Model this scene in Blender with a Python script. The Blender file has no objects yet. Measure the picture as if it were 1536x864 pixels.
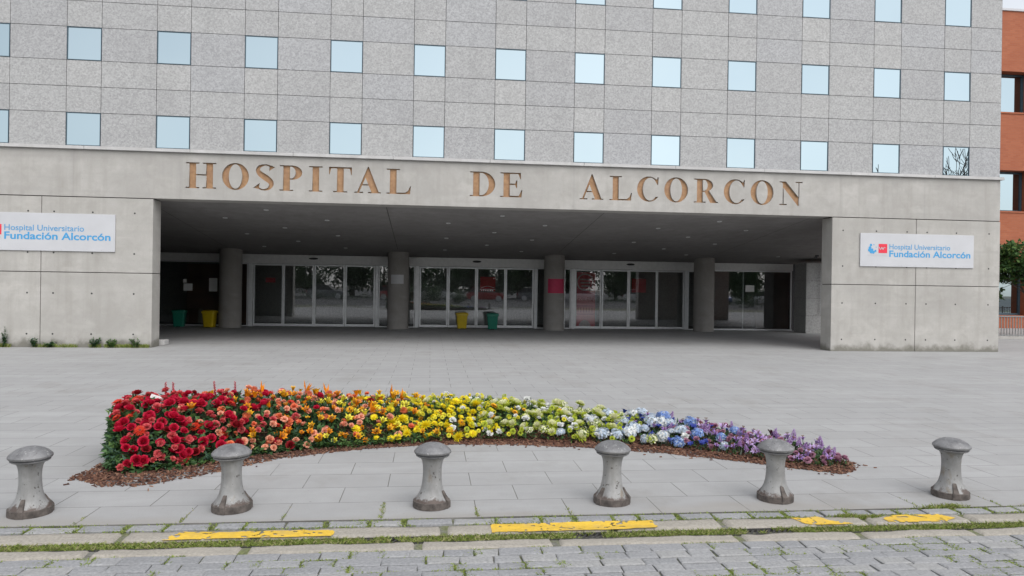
import bpy, bmesh, math, random
from mathutils import Vector, Matrix, noise
R = random.Random(7)
S = bpy.context.scene
COL = S.collection
PI = math.pi

# ------------------------------------------------------------------ helpers
class MB:
    """collects faces with material indices and links them as ONE mesh object"""
    def __init__(s): s.v=[]; s.f=[]; s.m=[]
    def face(s, pts, m=0):
        b=len(s.v); s.v.extend([tuple(p) for p in pts]); s.f.append(tuple(range(b,b+len(pts)))); s.m.append(m)
    def grid(s, fn, nu, nv, m=0, wrap=False):
        b=len(s.v); nn=nu if wrap else nu+1
        for j in range(nv+1):
            for i in range(nn): s.v.append(tuple(fn(i/nu, j/nv)))
        for j in range(nv):
            for i in range(nu):
                i2=(i+1)%nn
                s.f.append((b+j*nn+i, b+j*nn+i2, b+(j+1)*nn+i2, b+(j+1)*nn+i)); s.m.append(m)
    def box(s, x0,x1,y0,y1,z0,z1,m=0,bev=0.0):
        if bev>0:
            bm=bmesh.new(); bmesh.ops.create_cube(bm,size=1)
            for v in bm.verts: v.co=Vector(((x0+x1)/2+v.co.x*(x1-x0),(y0+y1)/2+v.co.y*(y1-y0),(z0+z1)/2+v.co.z*(z1-z0)))
            bmesh.ops.bevel(bm,geom=bm.edges[:],offset=bev,segments=2,affect='EDGES',profile=.5)
            s.bm(bm,m); bm.free(); return
        b=len(s.v)
        s.v += [(x0,y0,z0),(x1,y0,z0),(x1,y1,z0),(x0,y1,z0),(x0,y0,z1),(x1,y0,z1),(x1,y1,z1),(x0,y1,z1)]
        for q in ((3,2,1,0),(4,5,6,7),(0,1,5,4),(1,2,6,5),(2,3,7,6),(3,0,4,7)):
            s.f.append(tuple(b+i for i in q)); s.m.append(m)
    def bm(s, bm, m=0, M=None):
        b=len(s.v); bm.verts.index_update()
        for v in bm.verts: s.v.append(tuple(M@v.co if M else v.co))
        for f in bm.faces: s.f.append(tuple(b+v.index for v in f.verts)); s.m.append(m)
    def lathe(s, prof, n=32, m=0, c=(0,0,0), M=None, ms=None):
        for k in range(len(prof)-1):
            (r0,z0),(r1,z1)=prof[k],prof[k+1]
            def fn(u,v,r0=r0,z0=z0,r1=r1,z1=z1):
                a=u*2*PI; r=r0+(r1-r0)*v; z=z0+(z1-z0)*v
                p=Vector((c[0]+r*math.cos(a), c[1]+r*math.sin(a), c[2]+z))
                return M@p if M else p
            s.grid(fn,n,1,ms[k] if ms else m,wrap=True)
    def tube(s, pts, rad, n=6, m=0, cap=False):
        pts=[Vector(p) for p in pts]; b=len(s.v); k=len(pts)
        if not isinstance(rad,(list,tuple)): rad=[rad]*k
        prev=None
        for i,p in enumerate(pts):
            d=(pts[min(i+1,k-1)]-pts[max(i-1,0)])
            if d.length<1e-9: d=Vector((0,0,1))
            d.normalize()
            a=prev if prev is not None else (Vector((1,0,0)) if abs(d.x)<.9 else Vector((0,1,0)))
            a=(a-d*a.dot(d)); a.normalize(); prev=a; c=d.cross(a)
            for j in range(n):
                t=2*PI*j/n; s.v.append(tuple(p+(a*math.cos(t)+c*math.sin(t))*rad[i]))
        for i in range(k-1):
            for j in range(n):
                s.f.append((b+i*n+j,b+i*n+(j+1)%n,b+(i+1)*n+(j+1)%n,b+(i+1)*n+j)); s.m.append(m)
        if cap:
            s.f.append(tuple(b+(k-1)*n+j for j in range(n))); s.m.append(m)
    def mesh(s, name, mats, smooth=False, merge=0):
        me=bpy.data.meshes.new(name)
        me.from_pydata(s.v,[],s.f)
        for m in (mats if isinstance(mats,(list,tuple)) else [mats]): me.materials.append(m)
        me.polygons.foreach_set('material_index', s.m)
        if smooth: me.polygons.foreach_set('use_smooth',[True]*len(s.f))
        if merge:
            bm=bmesh.new(); bm.from_mesh(me); bmesh.ops.remove_doubles(bm,verts=bm.verts,dist=merge)
            bmesh.ops.recalc_face_normals(bm,faces=bm.faces); bm.to_mesh(me); bm.free()
        me.update()
        return me
    def build(s, name, mats, parent=None, smooth=False, merge=0, loc=None):
        o=bpy.data.objects.new(name, s.mesh(name,mats,smooth,merge)); COL.objects.link(o)
        if parent is not None: o.parent=parent
        if loc is not None: o.location=loc
        return o
def autosmooth(o, ang=40):
    me=o.data; bm=bmesh.new(); bm.from_mesh(me)
    for f in bm.faces: f.smooth=True
    for e in bm.edges:
        if len(e.link_faces)==2 and e.calc_face_angle(0)>math.radians(ang): e.smooth=False
    bm.to_mesh(me); bm.free(); return o
def tag(o,label=None,cat=None,group=None,kind=None):
    if label: o['label']=label
    if cat: o['category']=cat
    if group: o['group']=group
    if kind: o['kind']=kind
    return o
def empty(name,loc=(0,0,0),rz=0,**k):
    o=bpy.data.objects.new(name,None); o.empty_display_size=.2; COL.objects.link(o)
    o.location=loc; o.rotation_euler=(0,0,rz); return tag(o,**k)
def copy_tree(o,parent=None):
    c=o.copy(); COL.objects.link(c)
    if parent is not None: c.parent=parent
    for ch in list(o.children): copy_tree(ch,c)
    return c
ORD=['first','second','third','fourth','fifth','sixth','seventh','eighth','ninth','tenth','eleventh','twelfth','thirteenth','fourteenth','fifteenth','sixteenth','seventeenth','eighteenth','nineteenth','twentieth','twenty-first','twenty-second','twenty-third','twenty-fourth','twenty-fifth','twenty-sixth','twenty-seventh','twenty-eighth','twenty-ninth','thirtieth']

# ------------------------------------------------------------------ materials
class NT:
    def __init__(s,name):
        s.mat=bpy.data.materials.new(name); s.mat.use_nodes=True; s.t=s.mat.node_tree; s.n=s.t.nodes; s.l=s.t.links
        s.b=s.n['Principled BSDF']; s.out=s.n['Material Output']
        s.co=s.n.new('ShaderNodeTexCoord').outputs['Object']
    def lk(s,a,b): s.l.new(a,b)
    def val(s,sock,v):
        if hasattr(v,'links') or isinstance(v,bpy.types.NodeSocket): s.lk(v,sock)
        else: sock.default_value=v
    def mapping(s,scale=(1,1,1),loc=(0,0,0),rot=(0,0,0),src=None):
        m=s.n.new('ShaderNodeMapping'); s.lk(src or s.co,m.inputs[0]); m.inputs['Scale'].default_value=scale
        m.inputs['Location'].default_value=loc; m.inputs['Rotation'].default_value=rot; return m.outputs[0]
    def noise(s,scale,detail=4,rough=.55,vec=None,dist=0):
        n=s.n.new('ShaderNodeTexNoise'); s.lk(vec or s.co,n.inputs['Vector']); n.inputs['Scale'].default_value=scale
        n.inputs['Detail'].default_value=detail; n.inputs['Roughness'].default_value=rough; n.inputs['Distortion'].default_value=dist
        return n.outputs['Fac']
    def voro(s,scale,vec=None,feature='F1',out='Distance',rnd=1):
        n=s.n.new('ShaderNodeTexVoronoi'); n.feature=feature; s.lk(vec or s.co,n.inputs['Vector']); n.inputs['Scale'].default_value=scale
        n.inputs['Randomness'].default_value=rnd
        return n.outputs[out]
    def ramp(s,f,stops,interp='LINEAR'):
        r=s.n.new('ShaderNodeValToRGB'); r.color_ramp.interpolation=interp; s.lk(f,r.inputs[0]); e=r.color_ramp.elements
        while len(e)<len(stops): e.new(.5)
        for el,(p,c) in zip(e,stops):
            el.position=p; el.color=(c,c,c,1) if isinstance(c,(int,float)) else (*c,1)
        return r.outputs[0]
    def mix(s,f,a,b,mode='MIX'):
        m=s.n.new('ShaderNodeMix'); m.data_type='RGBA'; m.blend_type=mode
        def st(i,v):
            if isinstance(v,bpy.types.NodeSocket): s.lk(v,m.inputs[i])
            else: m.inputs[i].default_value=(v,v,v,1) if (i>1 and isinstance(v,(int,float))) else (v if i==0 else (*v,1))
        st(0,f); st(6,a); st(7,b); return m.outputs[2]
    def math(s,op,a,b=0.0,c=None):
        m=s.n.new('ShaderNodeMath'); m.operation=op; s.val(m.inputs[0],a); s.val(m.inputs[1],b)
        if c is not None: s.val(m.inputs[2],c)
        return m.outputs[0]
    def bump(s,h,strength=.3,dist=.01):
        b=s.n.new('ShaderNodeBump'); s.lk(h,b.inputs['Height']); b.inputs['Strength'].default_value=strength; b.inputs['Distance'].default_value=dist
        s.lk(b.outputs[0],s.b.inputs['Normal'])
    def col(s,c): s.val(s.b.inputs['Base Color'], c if isinstance(c,bpy.types.NodeSocket) else (*c,1))
    def rough(s,v): s.val(s.b.inputs['Roughness'],v)
    def objrnd(s): return s.n.new('ShaderNodeObjectInfo').outputs['Random']
    def xyz(s,src=None):
        n=s.n.new('ShaderNodeSeparateXYZ'); s.lk(src or s.co,n.inputs[0]); return n.outputs

def simple(name,c,rough=.6,var=.12,scale=8,metal=0,spec=.5,bump=0,bscale=40):
    t=NT(name)
    f=t.noise(scale,3)
    t.col(t.mix(t.ramp(f,[(.3,0),(.7,1)]),tuple(x*(1-var) for x in c),tuple(min(1,x*(1+var)) for x in c)))
    t.rough(rough); t.b.inputs['Metallic'].default_value=metal; t.b.inputs['Specular IOR Level'].default_value=spec
    if bump: t.bump(t.noise(bscale,4),bump,.01)
    return t.mat

def concrete(name,base,z0=None,seam=0):
    t=NT(name)
    big=t.noise(.55,4,.6); med=t.noise(3.2,5,.6,dist=.5)
    st=t.noise(1,5,.65,vec=t.mapping((3.0,3.0,.22)))
    fine=t.noise(38,3,.6)
    c=t.mix(t.ramp(big,[(.35,0),(.65,1)]),tuple(x*.88 for x in base),tuple(min(1,x*1.07) for x in base))
    c=t.mix(t.ramp(med,[(.38,0),(.72,.55)]),c,tuple(x*v for x,v in zip(base,(.74,.73,.71))))
    c=t.mix(t.ramp(st,[(.50,0),(.74,.6)]),c,tuple(x*v for x,v in zip(base,(.70,.69,.66))))
    c=t.mix(t.ramp(fine,[(.3,.14),(.6,0)]),c,tuple(x*.62 for x in base))
    cl=t.noise(1.4,5,.62,vec=t.mapping((1,1,1.6),loc=(5,2,9)))
    c=t.mix(t.ramp(cl,[(.55,0),(.74,.45)]),c,tuple(min(1,x*1.22) for x in base))
    hb=t.noise(1,3,.6,vec=t.mapping((.12,.12,2.6),loc=(3,1,4)))
    c=t.mix(t.ramp(hb,[(.42,.30),(.50,0),(.58,0),(.66,.25)]),c,tuple(x*.80 for x in base))
    if seam:                                # faint formwork seams with dirt running down from them
        fx=t.math('ABSOLUTE',t.math('SUBTRACT',t.math('FRACT',t.math('DIVIDE',t.xyz()[0],seam)),.5))
        run=t.noise(1,4,.6,vec=t.mapping((9,1,.8)))
        c=t.mix(t.math('MULTIPLY',t.ramp(fx,[(.0,.55),(.004,.35),(.012,.22),(.05,0)]),t.ramp(run,[(.35,.2),(.65,1)])),c,tuple(x*.62 for x in base))
        zt=t.math('SUBTRACT',t.math('MULTIPLY_ADD',t.noise(1,5,.65,vec=t.mapping((1.6,1,.25))),.9,4.15),t.xyz()[2])
        c=t.mix(t.ramp(zt,[(-.0,.34),(.12,0)]),c,tuple(x*.72 for x in base))
    spk=t.voro(5.5); c=t.mix(t.ramp(spk,[(.03,.4),(.07,0)]),c,tuple(x*.6 for x in base))
    if z0 is not None:                      # damp, mossy stains growing up from the foot of the wall
        z=t.xyz()[2]
        nz=t.noise(2.4,5,.65)
        h=t.math('SUBTRACT',t.math('MULTIPLY',nz,.62),t.math('ADD',z,.10))
        c=t.mix(t.ramp(h,[(.0,0),(.16,.75)]),c,(.13,.125,.10))
    t.col(c); t.rough(.88); t.b.inputs['Specular IOR Level'].default_value=.25
    t.bump(t.math('ADD',fine,t.math('MULTIPLY',med,.8)),.25,.006)
    return t.mat

def granite(name,base):
    t=NT(name)
    sp=t.voro(30,out='Color'); sx=t.xyz(sp)[0]
    n2=t.noise(26,3,.7); n3=t.noise(2.2,4)
    c=t.mix(t.ramp(sx,[(.0,0),(.5,.5),(1,1)]),tuple(x*.80 for x in base),tuple(min(1,x*1.14) for x in base))
    c=t.mix(t.ramp(n2,[(.54,0),(.72,.7)]),c,tuple(x*.60 for x in base))
    c=t.mix(t.ramp(n2,[(.28,.6),(.42,0)]),c,tuple(min(1,x*1.35) for x in base))
    c=t.mix(t.ramp(n3,[(.4,0),(.75,.3)]),c,tuple(x*.8 for x in base))
    st=t.noise(1,4,.6,vec=t.mapping((2.2,2.2,.16)))
    c=t.mix(t.ramp(st,[(.55,0),(.8,.22)]),c,tuple(x*.6 for x in base))
    t.col(c); t.rough(.55); t.b.inputs['Specular IOR Level'].default_value=.35
    return t.mat

def petal(name,c,c2=None,var=.25,trans=.22):
    t=NT(name)
    c2=c2 or tuple(min(1,x*1.35) for x in c)
    rn=t.objrnd()
    n=t.noise(45,3)
    cc=t.mix(t.ramp(n,[(.3,0),(.72,1)]),c,c2)
    cc=t.mix(t.math('MULTIPLY',rn,var),cc,tuple(x*.55 for x in c))
    t.col(cc); t.rough(.55); t.b.inputs['Specular IOR Level'].default_value=.3
    tr=t.n.new('ShaderNodeBsdfTranslucent'); t.lk(cc,tr.inputs[0])
    mx=t.n.new('ShaderNodeMixShader'); mx.inputs[0].default_value=trans
    t.lk(t.b.outputs[0],mx.inputs[1]); t.lk(tr.outputs[0],mx.inputs[2]); t.lk(mx.outputs[0],t.out.inputs[0])
    return t.mat

def glass(name,tint,refl=1.0,rough=.0):
    t=NT(name)
    tr=t.n.new('ShaderNodeBsdfTransparent'); tr.inputs[0].default_value=(*tint,1)
    gl=t.n.new('ShaderNodeBsdfGlossy'); gl.inputs['Roughness'].default_value=rough; gl.inputs[0].default_value=(.95,.97,1,1)
    fr=t.n.new('ShaderNodeFresnel'); fr.inputs[0].default_value=1.52
    f=t.math('MINIMUM',t.math('MULTIPLY_ADD',fr.outputs[0],1.8*refl,.02),1.0)
    mx=t.n.new('ShaderNodeMixShader'); t.lk(f,mx.inputs[0]); t.lk(tr.outputs[0],mx.inputs[1]); t.lk(gl.outputs[0],mx.inputs[2])
    t.lk(mx.outputs[0],t.out.inputs[0]); return t.mat

M={}
M['concrete']=concrete('concrete',(.44,.425,.402),seam=2.42)
M['concrete_wall']=concrete('concrete_wall',(.445,.430,.405),z0=0)
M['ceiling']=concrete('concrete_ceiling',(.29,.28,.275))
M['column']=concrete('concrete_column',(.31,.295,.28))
M['joint']=simple('joint_dark',(.09,.085,.08),.9)
M['hole']=simple('tie_hole_dark',(.05,.05,.05),.9)
M['coping']=concrete('coping_stone',(.55,.545,.54))
GR=[granite('granite_%d'%i,b) for i,b in enumerate([(.385,.384,.384),(.398,.397,.395),(.374,.374,.378),(.414,.412,.408),(.382,.384,.392)])]
M['granite_gap']=simple('granite_joint',(.06,.06,.06),.9)
M['win_frame']=simple('window_frame_metal',(.05,.085,.11),.4,metal=.2)
def mirror_pane():
    t=NT('solar_glass')
    rn=t.objrnd()
    t.col(t.mix(rn,(.325,.395,.425),(.375,.45,.48)))
    t.b.inputs['Metallic'].default_value=1; t.rough(.0)
    return t.mat
M['pane']=mirror_pane()
M['alu']=simple('aluminium_frame',(.68,.69,.70),.42,var=.06,metal=.35)
M['alu_panel']=simple('aluminium_header',(.66,.66,.65),.5,var=.06,metal=.1)
M['black']=simple('black_plastic',(.012,.012,.013),.4)
M['glass']=glass('door_glass',(.78,.81,.80),2.0)
M['glass_dark']=glass('fixed_glass',(.72,.76,.76),2.0)
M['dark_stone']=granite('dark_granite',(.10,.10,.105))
M['pillar_stone']=granite('pillar_granite',(.36,.357,.35))
def bronze():
    t=NT('bronze_letter')
    n=t.noise(9,5,.6); st=t.noise(1,4,.6,vec=t.mapping((14,14,2)))
    c=t.mix(t.ramp(n,[(.3,0),(.7,1)]),(.275,.15,.075),(.43,.255,.13))
    c=t.mix(t.ramp(st,[(.5,0),(.75,.6)]),c,(.29,.16,.11))
    t.col(c); t.rough(.6); t.b.inputs['Metallic'].default_value=.1
    return t.mat
M['bronze']=bronze()
M['sign_white']=simple('sign_white',(.52,.525,.545),.45,var=.04,scale=2)
M['sign_blue']=simple('sign_blue',(.09,.31,.56),.5,var=.05)
M['sign_cyan']=simple('sign_cyan',(.05,.31,.60),.5,var=.05)
M['sign_red']=simple('sign_red',(.72,.03,.06),.5,var=.05)
M['sign_grey']=simple('sign_grey',(.5,.5,.52),.6,var=.05)
M['paper']=simple('paper',(.78,.78,.77),.7,var=.04)
M['poster_red']=simple('poster_red',(.55,.015,.03),.5,var=.08)
M['poster_crimson']=simple('poster_crimson',(.45,.01,.07),.5,var=.08)
M['poster_pink']=simple('poster_pink',(.66,.10,.14),.5,var=.12,scale=3)
M['poster_pale']=simple('poster_pale',(.62,.46,.47),.6,var=.2,scale=12)
M['lobby']=simple('lobby_wall',(.30,.27,.25),.7,var=.3,scale=.6)
M['lobby_wood']=simple('lobby_wood',(.22,.12,.085),.5,var=.3,scale=1)
M['lobby_floor']=simple('lobby_floor',(.3,.28,.27),.25,var=.15,scale=1)

def pavement():
    t=NT('paving_slabs')
    v=t.mapping((1,1,1),loc=(.31,-5.02+.40*13,0))
    b=t.n.new('ShaderNodeTexBrick'); t.lk(v,b.inputs['Vector']); b.offset=.5; b.offset_frequency=2; b.squash=1
    b.inputs['Color1'].default_value=(.0,.0,.0,1); b.inputs['Color2'].default_value=(1,1,1,1); b.inputs['Mortar'].default_value=(.5,.5,.5,1)
    b.inputs['Scale'].default_value=1; b.inputs['Mortar Size'].default_value=.0036; b.inputs['Mortar Smooth'].default_value=.35
    b.inputs['Bias'].default_value=0; b.inputs['Brick Width'].default_value=.66; b.inputs['Row Height'].default_value=.40
    tint=t.xyz(b.outputs['Color'])[0]
    n1=t.noise(.5,5,.6); n2=t.noise(5,5,.65); n3=t.noise(90,2); n4=t.noise(1.5,5,.6,vec=t.mapping((.35,2.2,1)))
    c=t.mix(tint,(.335,.335,.335),(.372,.373,.374))
    c=t.mix(t.ramp(n1,[(.35,0),(.7,.5)]),c,(.30,.302,.306))
    c=t.mix(t.ramp(n2,[(.35,.0),(.75,.45)]),c,(.285,.283,.278))
    c=t.mix(t.ramp(n4,[(.52,.0),(.72,.4)]),c,(.43,.432,.435))
    c=t.mix(t.ramp(n3,[(.3,.25),(.5,0)]),c,(.25,.25,.25))
    spots=t.voro(2.3,vec=t.mapping((1,1,0)))
    c=t.mix(t.ramp(spots,[(.012,.55),(.035,0)]),c,(.15,.14,.13))
    s1=t.noise(.9,6,.7,vec=t.mapping((1,.7,1),loc=(4,7,0))); c=t.mix(t.ramp(s1,[(.54,0),(.70,.5)]),c,(.245,.235,.22))
    s2=t.voro(6.5,vec=t.mapping((1,1,0),loc=(2,3,0))); c=t.mix(t.ramp(s2,[(.02,.35),(.06,0)]),c,(.2,.195,.185))
    yy=t.xyz()[1]; bd=t.math('SUBTRACT',t.ramp(t.noise(.6,4),[(.3,0),(.7,.34)]),t.math('SUBTRACT',yy,5.0))
    c=t.mix(t.ramp(bd,[(0,0),(.12,.5)]),c,(.285,.265,.24))
    brk=t.noise(1.1,4,.7)
    jm=t.math('MULTIPLY',b.outputs['Fac'],t.ramp(brk,[(.36,.45),(.55,1)]))
    c=t.mix(jm,c,(.125,.12,.11))
    t.col(c); t.rough(.8); t.b.inputs['Specular IOR Level'].default_value=.3
    t.bump(t.math('SUBTRACT',t.math('MULTIPLY',n3,.25),b.outputs['Fac']),.45,.006)
    return t.mat
M['pave']=pavement()
def sett(name,c):
    t=NT(name)
    n=t.noise(55,4,.65); n2=t.noise(4,4)
    cc=t.mix(t.ramp(n,[(.3,0),(.7,1)]),tuple(x*.72 for x in c),tuple(x*1.2 for x in c))
    cc=t.mix(t.ramp(n2,[(.45,0),(.75,.35)]),cc,tuple(x*.7 for x in c))
    t.col(cc); t.rough(.8); t.bump(n,.4,.004); return t.mat
SETT=[sett('sett_%d'%i,c) for i,c in enumerate([(.275,.278,.287),(.295,.297,.303),(.258,.262,.271),(.31,.31,.309)])]
M['kerb']=sett('kerb_granite',(.335,.31,.27))
def mossbed():
    t=NT('joint_bed')
    n=t.noise(3.0,5,.65); n2=t.noise(60,3)
    c=t.mix(t.ramp(n,[(.44,0),(.58,1)]),(.20,.195,.18),(.17,.19,.075))
    c=t.mix(t.ramp(n2,[(.4,.5),(.6,0)]),c,(.05,.05,.035))
    t.col(c); t.rough(.95); t.bump(n2,.6,.01); return t.mat
M['mossbed']=mossbed()
def paint():
    t=NT('yellow_paint')
    n=t.noise(30,4,.7); n2=t.noise(5,3)
    c=t.mix(t.ramp(n,[(.3,0),(.7,1)]),(.58,.37,.04),(.76,.50,.05))
    c=t.mix(t.ramp(n2,[(.5,0),(.72,.6)]),c,(.46,.34,.14))
    t.col(c); t.rough(.7); t.bump(n,.4,.004); return t.mat
M['yellow']=paint()
M['asphalt']=simple('asphalt',(.075,.075,.078),.9,var=.25,scale=2,bump=.3,bscale=80)
M['soil']=simple('earth',(.16,.14,.11),.95,var=.3,scale=2)
M['iron']=simple('drain_iron',(.06,.058,.055),.7,metal=.4)
GRASS=[petal('grass_%d'%i,c,var=0,trans=.3) for i,c in enumerate([(.17,.23,.045),(.24,.29,.07),(.12,.16,.035),(.33,.31,.15)])]
LEAF=[petal('leaf_%d'%i,c,var=0,trans=.2) for i,c in enumerate([(.036,.078,.028),(.065,.135,.042),(.11,.19,.05),(.05,.10,.065),(.13,.15,.12)])]
BARK=[simple('bark_%d'%i,c,.85,var=.3,scale=60) for i,c in enumerate([(.105,.045,.028),(.165,.078,.048),(.07,.03,.02),(.24,.135,.085)])]
M['trunk']=simple('tree_bark',(.09,.075,.06),.95,var=.35,scale=20,bump=.5)

# ------------------------------------------------------------------ ground (setting)
g=MB(); g.face([(-400,-400,-.16),(400,-400,-.16),(400,400,-.16),(-400,400,-.16)]); tag(g.build('ground',M['soil']),kind='structure')
YB=5.02
g=MB()
g.face([(-70,YB,0),(70,YB,0),(70,60,0),(-70,60,0)]); g.face([(-70,YB,-.12),(70,YB,-.12),(70,YB,0),(-70,YB,0)])
tag(g.build('pavement',M['pave']),kind='structure')
g=MB(); g.face([(-70,-.6,-.014),(70,-.6,-.014),(70,4.566,-.014),(-70,4.566,-.014)]); g.face([(-70,4.566,-.05),(70,4.566,-.05),(70,4.69,-.05),(-70,4.69,-.05)]); g.face([(-70,4.69,-.016),(70,4.69,-.016),(70,YB,-.016),(-70,YB,-.016)]); tag(g.build('joint_bed_ground',M['mossbed']),kind='structure')
g=MB(); g.face([(-200,-200,-.03),(200,-200,-.03),(200,-.55,-.03),(-200,-.55,-.03)]); tag(g.build('car_park_road',M['asphalt']),kind='structure')

def hk(x,y,k=1.0):
    return k*(.009*noise.noise(Vector((x*2.3,y*9,1.7)))+.003*noise.noise(Vector((x*14,y*14,4.1))))
joints=[]
def sett_row(b,y0,y1,xa,xb,lmin,lmax,gap=.014,z=0.0,big=0):
    x=xa+R.uniform(0,.2)
    while x<xb:
        L=R.uniform(lmin,lmax); gx=gap*R.uniform(.5,1.6)
        j=lambda a:R.uniform(-a,a)
        zz=z+j(.003); bv=.010
        q=[(x+j(.007),y0+gap/2+j(.006)),(x+L-gx+j(.007),y0+gap/2+j(.006)),(x+L-gx+j(.007),y1-gap/2+j(.006)),(x+j(.007),y1-gap/2+j(.006))]
        cx=sum(p[0] for p in q)/4; cy=sum(p[1] for p in q)/4
        # outline with a middle point on long sides, then chamfer, then a slightly crowned top
        o=[q[0],((q[0][0]+q[1][0])/2+j(.01),q[0][1]+j(.005)),q[1],q[2],((q[2][0]+q[3][0])/2+j(.01),q[2][1]+j(.005)),q[3]]
        def sh(k): 
            out=[]
            for (px,py) in o:
                out.append((cx+(px-cx)*(1-2*k/L), cy+(py-cy)*(1-2*k/(y1-y0))))
            return out
        rings=[[(px,py,-.06) for px,py in o],[(px,py,zz-.005) for px,py in o],[(px,py,zz-.002) for px,py in sh(.005)],[(px,py,zz+j(.0015)) for px,py in sh(.012)]]
        base=len(b.v); m=R.randrange(4)
        for r_ in rings: b.v.extend(r_)
        for k in range(3):
            for i in range(6):
                b.f.append((base+k*6+i,base+k*6+(i+1)%6,base+(k+1)*6+(i+1)%6,base+(k+1)*6+i)); b.m.append(m)
        b.f.append(tuple(base+18+i for i in range(6))); b.m.append(m)
        joints.append((x+L-gx/2,(y0+y1)/2,y1-y0,gx))
        x+=L
b=MB()
sett_row(b,4.885,5.012,-9,9,.18,.32,gap=.026)
y=4.425
while y>-.5:
    h=R.uniform(.095,.125)
    sett_row(b,y-h,y,-8 if y>2 else -5,8 if y>2 else 5,.15,.27,gap=.006)
    y-=h
o=b.build('cobbled_road',SETT); tag(o,kind='structure')
def kerb(y0,y1,name,seed):
    b=MB(); rr=random.Random(seed); x=-9+rr.random()
    while x<9:
        L=rr.uniform(.75,1.25); n=int(L/.03); ny=8; x0=x+.006; x1=x+L-.006
        dz=rr.uniform(-.003,.003)
        def fn(u,v):
            X=x0+(x1-x0)*u; Y=y0+(y1-y0)*v
            e=min(v,1-v)*(y1-y0); ex=min(u,1-u)*(x1-x0); ed=min(e,ex)
            wob=.022*noise.noise(Vector((X*7,y0*3+(5 if v>.5 else 0),seed)))+.014*noise.noise(Vector((X*22,9+v,seed)))
            w=(1 if v>.5 else -1)*max(0,1-e/.04)*wob
            z=hk(X,Y)+dz*0-(.012*max(0,1-ed/.014)**2) 
            if v in(0,1) or u in (0,1): z-=.03
            return (X,Y+w,z)
        b.grid(fn,n,ny)
        x+=L
    tag(b.build(name,M['kerb'],smooth=True),kind='structure')
kerb(4.685,4.872,'kerb',3); kerb(4.432,4.568,'kerb',5)
# painted markings: yellow patches worn at their borders
for qi,q in enumerate([[(-1.62,4.70),(-.58,4.69),(-.60,4.812),(-1.55,4.832)],[(.42,4.695),(1.52,4.69),(1.54,4.865),(.43,4.862)],[(2.60,4.70),(2.93,4.70),(2.80,4.80),(2.76,4.848),(2.54,4.85)],[(3.17,4.70),(3.62,4.695),(3.72,4.76),(3.68,4.868),(3.33,4.865),(3.22,4.80)]]):
    b=MB(); xs=[p[0] for p in q]; ys=[p[1] for p in q]
    def inside(px,py):
        c=False; n=len(q)
        for i in range(n):
            (ax,ay),(bx,by)=q[i],q[(i+1)%n]
            if (ay>py)!=(by>py) and px<(bx-ax)*(py-ay)/(by-ay)+ax: c=not c
        return c
    s=.009; nx=int((max(xs)-min(xs)+.1)/s); ny=int((max(ys)-min(ys)+.06)/s)
    P={}
    def vid(i,j):
        if (i,j) not in P:
            X=min(xs)-.05+i*s; Y=min(ys)-.03+j*s; P[(i,j)]=len(b.v); b.v.append((X,Y,hk(X,Y)+.004))
        return P[(i,j)]
    for i in range(nx):
        for j in range(ny):
            X=min(xs)-.05+(i+.5)*s; Y=min(ys)-.03+(j+.5)*s
            wx=.022*noise.noise(Vector((X*16,Y*16,qi))); wy=.020*noise.noise(Vector((X*12,Y*12,qi+7)))
            if not(4.70<Y<4.862): continue
            if inside(X+wx,Y+wy) and noise.noise(Vector((X*30,Y*30,qi+3)))+.5*noise.noise(Vector((X*6,Y*14,qi+5)))<.43:
                b.f.append((vid(i,j),vid(i+1,j),vid(i+1,j+1),vid(i,j+1))); b.m.append(0)
    tag(b.build('road_marking',M['yellow'],smooth=True),kind='structure')
# slot drain between the two kerb stones
b=MB(); b.box(-9,9,4.572,4.682,-.08,-.030,1)
x=-8.9
while x<8.9:
    b.face([(x,4.578,-.014),(x+.018,4.578,-.014),(x+.075,4.676,-.014),(x+.057,4.676,-.014)])
    b.face([(x,4.578,-.045),(x,4.578,-.014),(x+.057,4.676,-.014),(x+.057,4.676,-.045)])
    x+=.038
b.box(-9,9,4.570,4.579,-.05,-.008); b.box(-9,9,4.675,4.684,-.05,-.008)
tag(b.build('drain_channel',[M['iron'],M['mossbed']]),kind='structure')
# grass in the drain and moss in the joints
def blade(b,x,y,z,h,w,lean,m,bend=.5):
    a=R.uniform(0,2*PI); dx,dy=math.cos(a)*w,math.sin(a)*w
    la=R.uniform(0,2*PI); lx,ly=math.cos(la)*lean*h,math.sin(la)*lean*h
    b.face([(x-dx,y-dy,z),(x+dx,y+dy,z),(x+dx*.6+lx*.4,y+dy*.6+ly*.4,z+h*.62),(x+lx,y+ly,z+h)],m)
def pickg(): return R.choices((0,1,2,3),(3,4,2,3))[0]
b=MB()
for _ in range(26000):
    x=R.uniform(-5.2,6.2); y=R.uniform(4.574,4.680)
    d=noise.noise(Vector((x*1.3,y*4,2)))+.25*noise.noise(Vector((x*9,y*9,4)))
    thin=.35 if 1.3<x<3.0 else (-.1 if x<-.6 else .12)
    if d<thin-.55: continue
    blade(b,x,y,-.022,R.uniform(.014,.032),.0036,1.0,pickg())
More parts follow.
